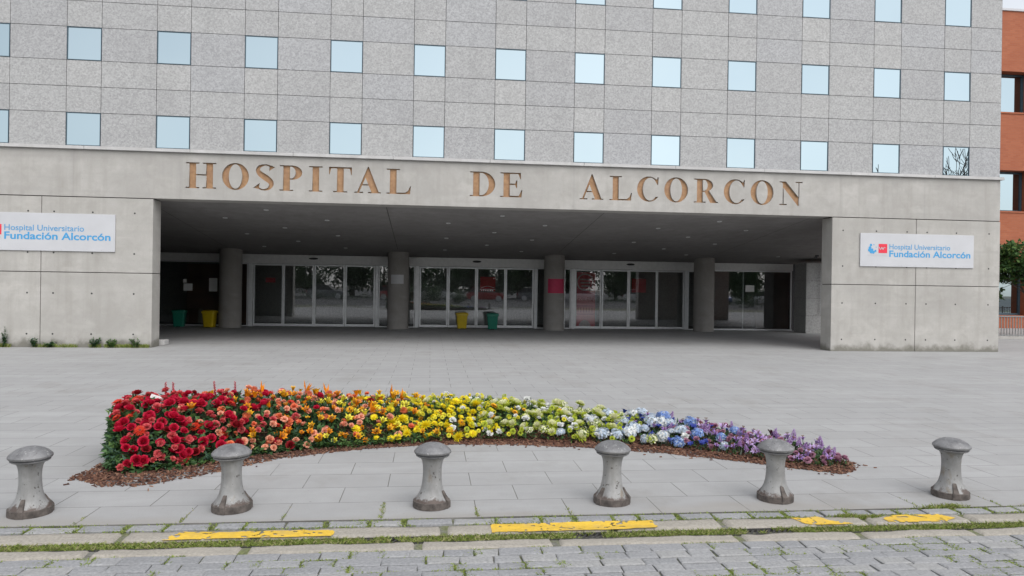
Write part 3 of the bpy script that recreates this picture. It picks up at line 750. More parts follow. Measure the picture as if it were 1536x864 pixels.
b.box(.0,.68,-.008,-.0062,.78,.82,2); b.box(0,.68,-.008,-.0062,.46,.50,2)
b.build('print',[M['poster_pale'],M['poster_pink'],M['poster_crimson']],p)

# ------------------------------------------------------------------ bins
def make_bin(name,x,y,mat,rz,label):
    o=empty(name,(x,y,0),rz,label=label,cat='bin',group='plastic pedal bins by the entrance glass')
    def ring(z,hx,hy,r=.04,n=5):
        pts=[]
        for (sx,sy,a0) in ((1,1,0),(-1,1,90),(-1,-1,180),(1,-1,270)):
            for k in range(n+1):
                a=math.radians(a0+90*k/n); pts.append((sx*(hx-r)+r*math.cos(a),sy*(hy-r)+r*math.sin(a),z))
        return pts
    def loft(rings,m=0,cap=True):
        b=MB(); n=len(rings[0])
        for r_ in rings: b.v.extend(r_)
        for k in range(len(rings)-1):
            for i in range(n): b.f.append((k*n+i,k*n+(i+1)%n,(k+1)*n+(i+1)%n,(k+1)*n+i)); b.m.append(0)
        if cap: b.f.append(tuple((len(rings)-1)*n+i for i in range(n))); b.m.append(0); b.f.append(tuple(reversed(range(n)))); b.m.append(0)
        return b
    w=MB()
    autosmooth(loft([ring(.02,.165,.15),ring(.30,.185,.17),ring(.50,.20,.185),ring(.505,.225,.205),ring(.535,.225,.205)]).build('bin_body',mat,o))
    autosmooth(loft([ring(.538,.232,.212),ring(.575,.232,.212,.05),ring(.60,.20,.18,.05),ring(.615,.12,.11,.05)]).build('lid',mat,o))
    b=MB(); b.box(-.07,.07,-.20,-.14,.01,.03,0,.004); b.build('pedal',M['black'],o)
    return o
M['bin_green']=simple('green_plastic',(.004,.16,.105),.4,var=.06)
M['bin_yellow']=simple('yellow_plastic',(.50,.36,.005),.4,var=.06)
make_bin('waste_bin',-8.80,26.85,M['bin_green'],.1,'green plastic bin in front of the left window glass')
make_bin('waste_bin',-7.70,26.62,M['bin_yellow'],-.1,'yellow plastic bin beside the leftmost round column')
make_bin('waste_bin',1.19,27.05,M['bin_yellow'],.05,'yellow plastic bin before the middle doors, left of a green one')
make_bin('waste_bin',2.32,26.80,M['bin_green'],-.1,'green plastic bin before the middle doors, right of a yellow one')

# ------------------------------------------------------------------ bollards
def bollard_iron():
    t=NT('bollard_grey_paint')
    off=t.n.new('ShaderNodeVectorMath'); off.operation='ADD'; t.lk(t.co,off.inputs[0])
    cmb=t.n.new('ShaderNodeCombineXYZ'); r_=t.objrnd(); s_=t.math('MULTIPLY',r_,37.0)
    for i in range(3): t.lk(s_,cmb.inputs[i])
    t.lk(cmb.outputs[0],off.inputs[1]); v=off.outputs[0]
    n=t.noise(7,5,.65,vec=v); n2=t.noise(30,4,.7,vec=v); st=t.noise(1,4,.6,vec=t.mapping((22,22,2.5),src=v))
    c=t.mix(t.ramp(n,[(.3,0),(.7,1)]),(.21,.21,.208),(.34,.34,.336))
    c=t.mix(t.ramp(st,[(.45,0),(.75,.65)]),c,(.19,.185,.18))
    c=t.mix(t.ramp(n2,[(.62,0),(.66,.9)]),c,(.06,.05,.045))
    rs=t.noise(1,4,.6,vec=t.mapping((11,11,4),src=v)); c=t.mix(t.ramp(rs,[(.60,0),(.70,.6)]),c,(.17,.125,.075))
    z=t.xyz()[2]
    h=t.math('SUBTRACT',t.math('MULTIPLY',t.noise(11,4,.7,vec=v),.17),z)
    c=t.mix(t.ramp(h,[(.01,0),(.03,.9)]),c,(.075,.05,.04))
    t.col(c); t.rough(.6); t.b.inputs['Metallic'].default_value=.15; t.bump(n2,.25,.003); return t.mat
def bollard_cap():
    t=NT('bollard_cap_paint')
    off=t.n.new('ShaderNodeVectorMath'); off.operation='ADD'; t.lk(t.co,off.inputs[0])
    cmb=t.n.new('ShaderNodeCombineXYZ'); s_=t.math('MULTIPLY',t.objrnd(),29.0)
    for i in range(3): t.lk(s_,cmb.inputs[i])
    t.lk(cmb.outputs[0],off.inputs[1]); v=off.outputs[0]
    n=t.noise(9,5,.7,vec=v); n2=t.noise(45,4,.7,vec=v)
    c=t.mix(t.ramp(n,[(.35,0),(.65,1)]),(.125,.125,.13),(.24,.24,.245))
    c=t.mix(t.ramp(n2,[(.60,0),(.68,.9)]),c,(.40,.40,.39))
    c=t.mix(t.ramp(n2,[(.30,.9),(.36,0)]),c,(.06,.045,.04))
    t.col(c); t.rough(.55); t.b.inputs['Metallic'].default_value=.25; t.bump(n2,.3,.003); return t.mat
M['boll']=bollard_iron(); M['bcap']=bollard_cap()
M['rust']=simple('rusty_iron',(.092,.078,.070),.85,var=.45,scale=25,bump=.5,bscale=60)
def make_bollard():
    o=empty('bollard')
    b=MB(); b.lathe([(.128,.048),(.118,.062),(.100,.085),(.085,.115),(.074,.16),(.069,.21),(.0675,.255),(.070,.30),(.076,.33),(.086,.352),(.099,.364)],36,0); b.build('shaft',M['boll'],o,smooth=True,merge=.0005)
    b=MB(); b.lathe([(.094,.360),(.112,.363),(.121,.369),(.122,.377),(.113,.381),(.113,.384),(.131,.387),(.1345,.393),(.1345,.402),(.129,.409),(.112,.426),(.088,.442),(.058,.454),(.028,.460),(0,.462)],40,0); autosmooth(b.build('cap',M['bcap'],o,merge=.0005),35)
    b=MB(); b.lathe([(.134,0),(.135,.012),(.134,.046),(.128,.050),(.11,.05)],36,0); autosmooth(b.build('base_ring',M['rust'],o,merge=.0005),35)
    for a in (0,2.2):           # slotted fixing lugs running up the flare
        b=MB()
        Mx=Matrix.Rotation(a,4,'Z')
        rings=[]
        for (r_,z,hw) in ((.139,.004,.026),(.140,.05,.022),(.112,.085,.016),(.092,.118,.012),(.082,.122,.010)):
            rings.append([Mx@Vector((r_,-hw,z)),Mx@Vector((r_,hw,z)),Mx@Vector((r_-.03,hw*1.1,z)),Mx@Vector((r_-.03,-hw*1.1,z))])
        base=len(b.v)
        for rr in rings: b.v.extend([tuple(p) for p in rr])
        for k in range(len(rings)-1):
            for i in range(4): b.f.append((base+k*4+i,base+k*4+(i+1)%4,base+(k+1)*4+(i+1)%4,base+(k+1)*4+i)); b.m.append(0)
        b.f.append(tuple(base+4*(len(rings)-1)+i for i in range(4))); b.m.append(0)
        b.build('fixing_lug',M['rust'],o)
    return o
bp=[(-2.695,-90,'cast iron bollard standing alone at the left end, one rusty lug in front'),
    (-1.368,-105,'cast iron bollard in front of the red and orange flowers'),
    (.033,-25,'cast iron bollard in front of the yellow flowers, rusty lugs on both sides'),
    (1.370,-150,'cast iron bollard in front of the white and lime flowers, paint scraped'),
    (2.650,-85,'cast iron bollard in front of the purple flowers'),
    (4.100,-110,'cast iron bollard standing alone at the right end on bare paving')]
proto=make_bollard()
for i,(x,a,lb) in enumerate(bp):
    o=proto if i==0 else copy_tree(proto)
    o.location=(x,5.305+R.uniform(-.01,.01),.0); o.rotation_euler=(math.radians(R.uniform(-.8,.8)),math.radians((1.0,0,.3,-.2,.4,.8)[i]),math.radians(a+(57*0)))
    tag(o,lb,'bollard','grey cast iron bollards along the kerb')
b=MB(); b.tube([(.11,5.30,.235),(.135,5.30,.235),(.135,5.315,.24),(.11,5.315,.24)],.004,6)

# ------------------------------------------------------------------ flower bed
def interp(x,T):
    if x<=T[0][0]: return T[0][1]
    for (a,b_),(c,d) in zip(T,T[1:]):
        if x<=c: return b_+(d-b_)*(x-a)/(c-a)
    return T[-1][1]
FF=[(-2.75,6.38),(-2.55,6.34),(-2.21,6.46),(-1.98,6.66),(-1.6,6.93),(-1.27,7.11),(-.78,7.24),(-.28,7.39),(.4,7.47),(1.09,7.44),(2.1,7.18),(2.6,6.90),(2.92,6.66),(3.3,6.35),(3.52,6.19),(3.80,6.20)]
MF=[(-2.80,6.14),(-2.72,6.12),(-2.52,5.96),(-2.26,5.92),(-2.02,6.08),(-1.744,6.36),(-1.434,6.70),(-1.067,6.96),(-.529,7.19),(-.011,7.31),(.793,7.30),(1.711,7.08),(2.311,6.82),(2.857,6.50),(3.282,6.20),(3.593,5.98),(3.80,6.10),(3.88,6.30)]
HH=[(-2.57,.0),(-2.555,.30),(-2.53,.41),(-2.40,.43),(-2.0,.40),(-1.3,.34),(-.6,.28),(0,.25),(.6,.25),(1.2,.20),(1.8,.16),(2.4,.13),(3.0,.11),(3.5,.09),(3.75,.05),(3.85,0)]
WW=[(-2.8,.62),(-2.3,.80),(-1,.72),(1,.66),(2.4,.62),(3.3,.60),(3.8,.35)]
def mound(x,t):
    h=interp(x,HH); k=1-(1-min(max(t,0),1))**(4.2 if x<-2 else (2.2 if x>.5 else 4.2-2.0*(x+2)/2.5))
    if t>1: k=max(0,1-((t-1)/.3)**2)
    n=.02*noise.noise(Vector((x*4,t*3,1))); xs=x-.26*min(max(t,0),1)*min(1,max(0,(-1.4-x)/1.1))
    return Vector((xs,interp(x,FF)+t*interp(x,WW),max(.012,h*k+n*min(1,h*8))))
def mnormal(x,t):
    e=.02; p=mound(x,t); a=mound(x+e,t)-p; c=mound(x,t+e)-p; n=a.cross(c); n.normalize(); return n if n.z>0 else -n
# earth core and bark mulch
b=MB(); b.grid(lambda u,v: mound(-2.56+6.40*u,-.03+v*1.33)-Vector((0,0,.008)),150,18)
M['bed_soil']=simple('bed_soil',(.035,.026,.018),.95,var=.3,scale=20)
tag(b.build('soil_bed',M['bed_soil'],smooth=True),kind='structure')
def inbed(x,y):
    return interp(x,MF)<=y<=interp(x,FF)+interp(x,WW)*1.3+.12
b=MB()
def chip(x,y,z):
    L=R.uniform(.018,.045); W=R.uniform(.008,.019); T=R.uniform(.003,.007); a=R.uniform(0,PI)
    Mx=Matrix.Translation((x,y,z))@Matrix.Rotation(a,4,'Z')@Matrix.Rotation(R.uniform(-.45,.45),4,'X')@Matrix.Rotation(R.uniform(-.4,.4),4,'Y')
    m=R.choices((0,1,2,3),(3,3,2,1))[0]; base=len(b.v)
    lo=[(-L/2,-W/2*R.uniform(.3,1),-T/2),(L/2,-W/2*R.uniform(.3,1),-T/2),(L/2*R.uniform(.7,1.1),W/2,-T/2),(-L/2,W/2*R.uniform(.6,1),-T/2)]
    for q in lo: b.v.append(tuple(Mx@Vector(q)))
    for q in lo: b.v.append(tuple(Mx@Vector((q[0]*.92,q[1]*.85,T/2+R.uniform(0,.003)))))
    for q in ((4,5,6,7),(0,1,5,4),(1,2,6,5),(2,3,7,6),(3,0,4,7)): b.f.append(tuple(base+i for i in q)); b.m.append(m)
n=0
while n<11000:
    x=R.uniform(-2.85,3.92); 
    y0=interp(x,MF); yf=interp(x,FF)
    if n%6==0: y=R.uniform(yf,yf+interp(x,WW)*1.3+.15)
    else: y=R.uniform(y0-.012,yf+.14)
    wv=.03*noise.noise(Vector((x*5,3,3)))+.015*noise.noise(Vector((x*17,3,3)))
    if y<y0+wv: continue
    if x<-2.78 or x>3.84:
        if abs(y-6.22)>R.uniform(0,.16): continue
    tt=(y-yf)/interp(x,WW)
    zz=(mound(x,tt).z if tt>0 else .0)
    edge=min(1,(y-y0)/.12)
    chip(x,y,zz+.004+R.random()*.028*edge); n+=1
for _ in range(60):
    x=R.uniform(-2.9,4.1); y=interp(x,MF)-abs(R.gauss(0,.07)); chip(x,y,.004)
tag(b.build('bark_mulch',BARK),'reddish brown bark chips spread under and in front of the flowers','mulch',kind='stuff')
# foliage among the flowers
b=MB()
def leafface(p,d,up,L,W,m,fold=.25):
    d=d.normalized(); s=d.cross(up)
    if s.length<1e-3: s=d.cross(Vector((1,0,0)))
    s.normalize(); u=s.cross(d)
    a=p; m1=p+d*L*.45+u*L*.06; tip=p+d*L-u*L*.10
    b.face([a,m1+s*W/2+u*W*fold,tip,m1],m); b.face([a,m1,tip,m1-s*W/2+u*W*fold],m)
for _ in range(13000):
    x=R.uniform(-2.57,3.78); t=(R.random()**.8*1.22-.05) if R.random()<.55 or x>0 else R.random()**2*.5-.04
    if _%14==0: x=R.uniform(-2.58,-2.49); t=R.random()
    p=mound(x,t); n=mnormal(x,max(t,.02))
    if x<-2.49: p=Vector((p.x-R.uniform(-.01,.02),p.y,R.uniform(.02,max(.05,mound(-2.5,t).z)))); n=Vector((-.8,-.3,.5))
    d=(n*R.uniform(.2,1.0)+Vector((R.gauss(0,.6),R.gauss(0,.6)-.15,R.gauss(.15,.5)))).normalized()
    up=Vector((R.gauss(0,.4),R.gauss(-.3,.4),1))
    p=p+n*R.uniform(0,.075*min(1,interp(x,HH)*4)+.005)
    if x<-.9: L,W,m=R.uniform(.045,.095),R.uniform(.026,.05),R.choices((0,1,2,3,4),(6,3.5,1,2,0))[0]
    elif x<.9: L,W,m=R.uniform(.04,.09),R.uniform(.012,.026),R.choices((0,1,2,3,4),(3,4,4,1,0))[0]
    elif x<2: L,W,m=R.uniform(.03,.08),R.uniform(.010,.024),R.choices((0,1,2,3,4),(3,4,4,2,.5))[0]
    else: L,W,m=R.uniform(.03,.07),R.uniform(.010,.022),R.choices((0,1,2,3,4),(3.5,3,1,3,2))[0]
    leafface(p,d,up,L,W,m)
tag(b.build('foliage',LEAF),'dense dark green leaves filling the gaps between the flowers','foliage',kind='stuff')

# ---- blooms: each function returns a mesh with the bloom's axis along +Z, centred at its base
def petal_faces(b,az,L,W,tilt,curl,m=0,z0=0,r0=0,tip=.35,cup=.15,nu=3):
    """a curved petal leaving the axis at azimuth az; tilt from the axis (0 = along it)"""
    ca,sa=math.cos(az),math.sin(az)
    rows=[]; r=r0; z=z0; a=tilt
    for k in range(nu+1):
        f=k/nu
        wid=W*(math.sin(PI*min(1,.18+f*.82))**.7 if tip>=.3 else math.sin(PI*(.12+.88*f))**1.0)
        if k==nu: wid=W*tip
        rows.append((r,z,wid,a)); r+=math.sin(a)*L/nu; z+=math.cos(a)*L/nu; a+=curl/nu
    pts=[]
    for (r,z,wid,a) in rows:
        for s_ in (-1,0,1):
            off=cup*wid*abs(s_)
            rr=r-math.cos(a)*off*1; zz=z+math.sin(a)*off
            pts.append((rr*ca-s_*wid/2*sa, rr*sa+s_*wid/2*ca, zz))
    base=len(b.v); b.v.extend(pts)
    for k in range(nu):
        for s_ in range(2):
            i=base+k*3+s_; b.f.append((i,i+1,i+4,i+3)); b.m.append(m)
def rose(rr,mi=0):
    b=MB()
    for (n,L,W,ti,cu,z0,r0) in ((3,.030,.026,.05,-.4,.014,.003),(4,.034,.034,.20,-.45,.011,.006),(5,.037,.042,.36,-.35,.007,.009),(6,.040,.050,.62,-.1,.003,.011),(6,.040,.054,.98,.35,.0,.011)):
        a0=rr.random()*6
        for k in range(n): petal_faces(b,a0+2*PI*k/n+rr.gauss(0,.12),L*rr.uniform(.9,1.1),W,ti+rr.gauss(0,.06),cu,0,z0,r0,.72,.16)
    return b
def daisy(rr,n1=22,L=.05,W=.012,cup=.12):
    b=MB()
    for ring,(ti,k_) in enumerate(((1.38,1),(1.15,.85),(.9,.6))):
        a0=rr.random()
        for k in range(n1): petal_faces(b,a0+2*PI*k/n1+rr.gauss(0,.04),L*k_*rr.uniform(.92,1.05),W,ti+rr.gauss(0,.06),.25,0,.004*ring,.006,.3,cup,2)
    return b
def carnation(rr,R0=.036,n=46):
    b=MB()
    for k in range(n):
        f=(k+.5)/n; ti=1.35*math.sqrt(f); az=k*2.39996+rr.gauss(0,.2)
        petal_faces(b,az,R0*rr.uniform(.85,1.1),.020,ti+rr.gauss(0,.12),rr.uniform(-.3,.7),0,.004,.002,.95,rr.uniform(-.3,.4),2)
    return b
def lily(rr,L=.066,W=.034,open_=.62):
    b=MB()
    for ring in range(2):
        for k in range(3): petal_faces(b,2*PI*(k+.5*ring)/3+rr.gauss(0,.06),L*rr.uniform(.93,1.07),W*(1.15 if ring else .9),open_*.35,open_*1.5,0,0,.004,.06,.2,5)
    return b
def stamens(rr,n=6,L=.05):
    b=MB()
    for k in range(n):
        a=2*PI*k/n+rr.random()*.4; s_=.24; p=Vector((math.cos(a)*s_*L,math.sin(a)*s_*L,L))
        b.tube([(0,0,.005),tuple(p*.6+Vector((0,0,.01))),tuple(p)],.0011,4); b.tube([tuple(p-Vector((.004,0,0))),tuple(p+Vector((.004,.002,0)))],.0024,4)
    return b
def spider(rr,R0=.062,n=110,W=.006,inc=-.5):
    b=MB()
    for k in range(n):
        f=(k+.5)/n; ti=1.75*f**.6; az=k*2.39996+rr.gauss(0,.15)
        petal_faces(b,az,R0*(.65+.4*f)*rr.uniform(.9,1.08),W,ti+rr.gauss(0,.06),inc*rr.uniform(.4,1.2),0,.008,.003,.4,.3,3)
    return b
def mum(rr,R0=.058,n=120):
    b=MB()
    for k in range(n):
        f=(k+.5)/n; ti=1.9*f**.62; az=k*2.39996+rr.gauss(0,.12)
        m=0 if f<rr.uniform(.42,.68) else 1
        petal_faces(b,az,R0*(.62+.38*f)*rr.uniform(.9,1.05),.0095,ti+rr.gauss(0,.05),-.75,m,.01,.003,.45,.3,3)
    return b
def pompon(rr,R0=.024,n=70):
    b=MB()
    for k in range(n):
        f=(k+.5)/n; ti=2.3*f**.55; az=k*2.39996
        petal_faces(b,az,R0*.55,.009,ti,-.4,0,.012+math.cos(ti)*R0*.5,math.sin(ti)*R0*.5,.6,.2,1)
    return b
def hydrangea(rr,R0=.078,n=130):
    b=MB(); b.lathe([(R0*.66,-.01),(R0*.72,R0*.16),(R0*.60,R0*.42),(R0*.34,R0*.60),(0,R0*.66)],14,2)
    for k in range(n):
        f=(k+.5)/n; ti=1.75*f**.55; az=k*2.39996+rr.gauss(0,.1)
        nrm=Vector((math.sin(ti)*math.cos(az),math.sin(ti)*math.sin(az),math.cos(ti)*.8))
        c=nrm*R0*rr.uniform(.80,1.10)*(1+.10*math.sin(3*az+ti*2))+Vector((0,0,.012)); nrm.normalize(); nrm=(nrm+Vector((rr.gauss(0,.3),rr.gauss(0,.3),rr.gauss(0,.3)))).normalized()
        s_=nrm.cross(Vector((.3,.5,.8))).normalized(); u=nrm.cross(s_); a0=rr.random()*2; q=R0*.155*rr.uniform(.85,1.15); m=rr.choices((0,1),(3,1))[0]
        for j in range(4):
            a=a0+j*PI/2; d=s_*math.cos(a)+u*math.sin(a); e=s_*math.cos(a+PI/2)+u*math.sin(a+PI/2)
            b.face([c,c+d*q*.7+e*q*.5+nrm*.004,c+d*q*1.25+nrm*.001,c+d*q*.7-e*q*.5+nrm*.004],m)
    return b
def spike(rr,Lh=.13,n=38,r0=.024,q=.015):
    b=MB()
    b.tube([(0,0,-.05),(0,0,Lh)],.0025,5,2)
    for k in range(n):
        f=k/n; z=.01+Lh*f; az=k*2.39996+rr.gauss(0,.2); rad=r0*(1-.75*f); qq=q*(1-.45*f)
        for j in range(4):
            d=Vector((math.cos(az),math.sin(az),.35)); s_=Vector((-math.sin(az),math.cos(az),0)); u=d.cross(s_)
            c=Vector((math.cos(az)*rad*.5,math.sin(az)*rad*.5,z)); a=j*PI/2+k
            e=(s_*math.cos(a)+u*math.sin(a)); b.face([c,c+d*rad*.5+e*qq*.7+s_*qq*.3,c+d*rad*.55+e*qq*1.2,c+d*rad*.5+e*qq*.7-s_*qq*.3],rr.choice((0,0,1)))
    return b
def pin(rr,R0=.036):
    b=MB(); b.lathe([(.018,0),(.026,.012),(.022,.028),(0,.036)],12,0)
    for k in range(90):
        f=(k+.5)/90; ti=1.7*f**.6; az=k*2.39996; d=Vector((math.sin(ti)*math.cos(az),math.sin(ti)*math.sin(az),math.cos(ti)))
        c=Vector((0,0,.014)); b.tube([tuple(c+d*.016),tuple(c+d*R0*rr.uniform(.9,1.05)+Vector((0,0,.008)))],[.0022,.0013],4,0)
    return b
def paradise(rr):
    b=MB()
    b.tube([(-.02,0,-.01),(.02,0,.01),(.08,.0,.028),(.15,0,.035)],[.010,.011,.008,.001],8,1)
    for k in range(5):
        a=.25+.30*k; L=rr.uniform(.09,.12); d=Vector((math.cos(a),rr.gauss(0,.15),math.sin(a))); p=Vector((.005+.008*k,0,.012)); s_=Vector((0,1,0))
        m1=p+d*L*.5; b.face([p,m1+s_*.010,p+d*L,m1-s_*.010],0); b.face([p+Vector((.002,0,0)),m1+d.cross(s_)*.010,p+d*L,m1-d.cross(s_)*.010],0)
    p=Vector((.02,0,.015)); d=Vector((.75,0,.66)); b.face([p,p+d*.04+Vector((0,.006,0)),p+d*.09,p+d*.04-Vector((0,.006,0))],2)
    return b
def berry(rr):
    b=MB(); pts=[(0,0,-.05),(.004,0,.05),(-.003,.002,.11),(.002,0,.17)]; b.tube(pts,[.0026,.0024,.002,.0012],5,1)
    for k in range(26):
        f=k/25; z=.02+.15*f; a=k*2.4; r_=.008-.003*f
        b.lathe([(0,-r_),(r_*.8,-r_*.5),(r_,0),(r_*.8,r_*.55),(0,r_)],7,0,c=(math.cos(a)*.007,math.sin(a)*.007,z))
    return b
def tulip(rr):
    b=MB()
    for k in range(6): petal_faces(b,PI/3*k,.048,.030,.55 if k%2 else .45,-.75,0,0,.004,.12,.2,4)
    return b
def cabbage(rr):
    b=MB()
    for (n,L,ti,m) in ((6,.055,.3,1),(7,.07,.7,0),(8,.085,1.15,0)):
        for k in range(n): petal_faces(b,2*PI*k/n+rr.random()*.4,L,.045,ti+rr.gauss(0,.08),.5,m,0,.006,.7,rr.uniform(-.25,.35),3)
    return b
P={}
def PM(n,c,c2=None,**k): P[n]=petal('petal_'+n,c,c2,**k); return P[n]
PM('red',(.48,.008,.035),(.68,.018,.075)); PM('scarlet',(.58,.025,.012),(.70,.07,.03)); PM('pinkred',(.64,.07,.09),(.76,.20,.19)); PM('darkred',(.25,.008,.015),(.36,.02,.03))
PM('peach',(.86,.38,.25),(.90,.52,.36)); PM('salmon',(.82,.20,.09),(.88,.32,.18)); PM('orange',(.84,.26,.008),(.88,.38,.015)); PM('amber',(.86,.42,.01),(.88,.54,.03))
PM('yellow',(.86,.68,.008),(.90,.78,.03)); PM('lemon',(.86,.78,.04),(.90,.86,.14)); PM('lime',(.46,.54,.04),(.60,.66,.10)); PM('green',(.16,.27,.02),(.26,.38,.04))
PM('cream',(.80,.80,.50),(.86,.86,.64)); PM('white',(.82,.83,.80),(.86,.87,.86)); PM('iceblue',(.50,.60,.74),(.66,.74,.82)); PM('blue',(.19,.32,.70),(.32,.46,.80)); PM('navy',(.03,.05,.28),(.06,.09,.40))
PM('lilac',(.52,.36,.68),(.68,.54,.80)); PM('purple',(.36,.16,.46),(.50,.28,.60)); PM('violet',(.36,.20,.56),(.52,.36,.70)); PM('plum',(.26,.05,.17),(.36,.12,.26)); PM('maroon',(.06,.012,.022),(.10,.02,.035)); PM('dustpink',(.45,.22,.32),(.55,.32,.40))
P['hyd_pale']=petal('hydrangea_heart_pale',(.30,.35,.36)); P['hyd_blue']=petal('hydrangea_heart_blue',(.06,.10,.26)); P['hyd_green']=petal('hydrangea_heart_green',(.14,.20,.05))
M['stem']=simple('flower_stem',(.07,.12,.03),.6,var=.3); M['pollen']=simple('pollen_brown',(.16,.07,.02),.8); M['gold']=simple('flower_centre_gold',(.55,.33,.01),.8); M['darkcentre']=simple('flower_centre_dark',(.09,.03,.02),.8)
stem_b=MB(); stem_b.tube([(0,0,.004),(.004,0,-.05),(0,.004,-.13)],[.0032,.003,.003],5); stem_mesh=stem_b.mesh('stem',M['stem'],True)
def centre_mesh(r,m): 
    b=MB(); b.lathe([(r,.006),(r*.9,.012),(r*.5,.017),(0,.018)],12); return b.mesh('flower_centre',m,True)
rr=random.Random(11)
V=lambda fn,mats,n=3: [fn(rr).mesh('bloom',mats,True) for _ in range(n)]
st_mesh=stamens(rr).mesh('stamens',M['pollen'])
KIND={ # name: (meshes, radius, label, category, extra part, centre x, sigma, weight, scale)
'red_rose':(V(rose,[P['red']],4),.054,'red rose','rose',None,-2.2,.44,2.9,1.08),
'red_gerbera':(V(lambda r:daisy(r),[P['scarlet']],2),.05,'scarlet gerbera','gerbera',('flower_centre',centre_mesh(.012,M['darkcentre'])),-2.2,.45,.35,1.05),
'red_carnation':(V(lambda r:carnation(r),[P['pinkred']],3),.04,'pinkish red carnation','carnation',None,-2.05,.45,.65,1.05),
'dark_rose':(V(rose,[P['darkred']],2),.05,'dark red rose','rose',None,-1.7,.55,.35,1.1),
'peach_carnation':(V(lambda r:carnation(r),[P['peach']],3),.04,'peach carnation','carnation',None,-1.15,.42,1.2,1.08),
'salmon_carnation':(V(lambda r:carnation(r),[P['salmon']],2),.042,'salmon orange carnation','carnation',None,-1.2,.42,.55,1.1),
'orange_lily':(V(lambda r:lily(r),[P['orange']],3),.06,'orange lily','lily',('stamens',st_mesh),-1.05,.45,2.6,1.2),
'amber_lily':(V(lambda r:lily(r),[P['amber']],2),.055,'amber yellow lily','lily',('stamens',st_mesh),-.95,.45,1.7,1.15),
'pincushion_flower':(V(pin,[P['salmon']],2),.042,'orange pincushion flower','flower',None,-1.35,.3,.22,1.15),
'yellow_lily':(V(lambda r:lily(r),[P['lemon']],3),.058,'bright yellow lily','lily',('stamens',st_mesh),-.60,.36,1.9,1.2),
'spider_chrysanthemum':(V(lambda r:spider(r),[P['yellow']],2),.065,'yellow spiky chrysanthemum','chrysanthemum',None,.0,.36,.42,1.1),
'yellow_daisy':(V(lambda r:daisy(r,16,.044,.013),[P['yellow']],3),.046,'yellow daisy','daisy',('flower_centre',centre_mesh(.011,M['gold'])),.05,.42,1.3,1.05),
'amber_daisy':(V(lambda r:daisy(r,16,.040,.012),[P['amber']],2),.042,'amber daisy','daisy',('flower_centre',centre_mesh(.010,M['darkcentre'])),.0,.5,.4,1.0),
'yellow_tulip':(V(tulip,[P['yellow']],2),.034,'yellow tulip bud','tulip',None,.35,.35,.35,1.0),
'yellow_pompon':(V(lambda r:pompon(r),[P['lemon']],2),.028,'small yellow pompon','pompon flower',None,.3,.4,.6,1.0),
'white_carnation':(V(lambda r:carnation(r),[P['white']],3),.04,'white carnation','carnation',None,1.0,.5,.75,1.05),
'lime_chrysanthemum':(V(lambda r:mum(r),[P['cream'],P['lime']],3),.062,'lime and cream chrysanthemum','chrysanthemum',None,1.15,.48,2.4,1.28),
'green_pompon':(V(lambda r:pompon(r,.028),[P['lime']],2),.03,'round green pompon','pompon flower',None,1.2,.5,.45,1.1),
'green_hydrangea':(V(lambda r:hydrangea(r,.06,60),[P['cream'],P['lime'],P['hyd_green']],2),.065,'pale green hydrangea','hydrangea',None,1.5,.35,.6,1.0),
'white_hydrangea':(V(lambda r:hydrangea(r),[P['white'],P['iceblue'],P['hyd_pale']],3),.085,'white hydrangea','hydrangea',None,2.15,.22,1.3,.95),
'pale_hydrangea':(V(lambda r:hydrangea(r),[P['iceblue'],P['white'],P['hyd_pale']],3),.08,'ice blue hydrangea','hydrangea',None,2.35,.30,1.1,.92),
'blue_hydrangea':(V(lambda r:hydrangea(r),[P['blue'],P['iceblue'],P['hyd_blue']],2),.085,'blue hydrangea','hydrangea',None,2.68,.17,1.9,.95),
'navy_iris':(V(lambda r:lily(r,.055,.028,.85),[P['navy']],2),.045,'dark blue iris','iris',None,2.45,.30,.5,1.1),
'lilac_lily':(V(lambda r:lily(r,.055,.028,.85),[P['lilac']],3),.045,'lilac lily','lily',('stamens',st_mesh),3.38,.34,1.3,1.15),
'violet_lily':(V(lambda r:lily(r,.05,.022,.85),[P['violet']],2),.042,'violet lily','lily',('stamens',st_mesh),3.2,.36,1.0,1.1),
'purple_stock':(V(lambda r:spike(r,.09,34,.030,.018),[P['purple'],P['lilac'],M['stem']],3),.045,'purple flower spike','flower spike',None,3.3,.36,.5,.95),
'dusty_pink_carnation':(V(lambda r:carnation(r),[P['dustpink']],2),.04,'dusty pink carnation','carnation',None,3.2,.38,.6,1.0),
'purple_cabbage':(V(cabbage,[P['maroon'],P['plum']],2),.07,'dark maroon ornamental cabbage','ornamental cabbage',None,3.0,.30,.14,.85),
}
FL=[]   # (kind,pos,r,t)
def try_add(kind,x,t,force=False):
    K=KIND[kind]; p=mound(x,t); r=K[1]*K[8]*.90
    if not force:
        for (k2,p2,r2,t2,x2) in FL:
            if abs(p2.x-p.x)<.2 and (p2-p).length<(r+r2)*(.57 if x<-1.2 else .56 if x<.6 else .66): return False
    FL.append((kind,p,r,t,x)); return True
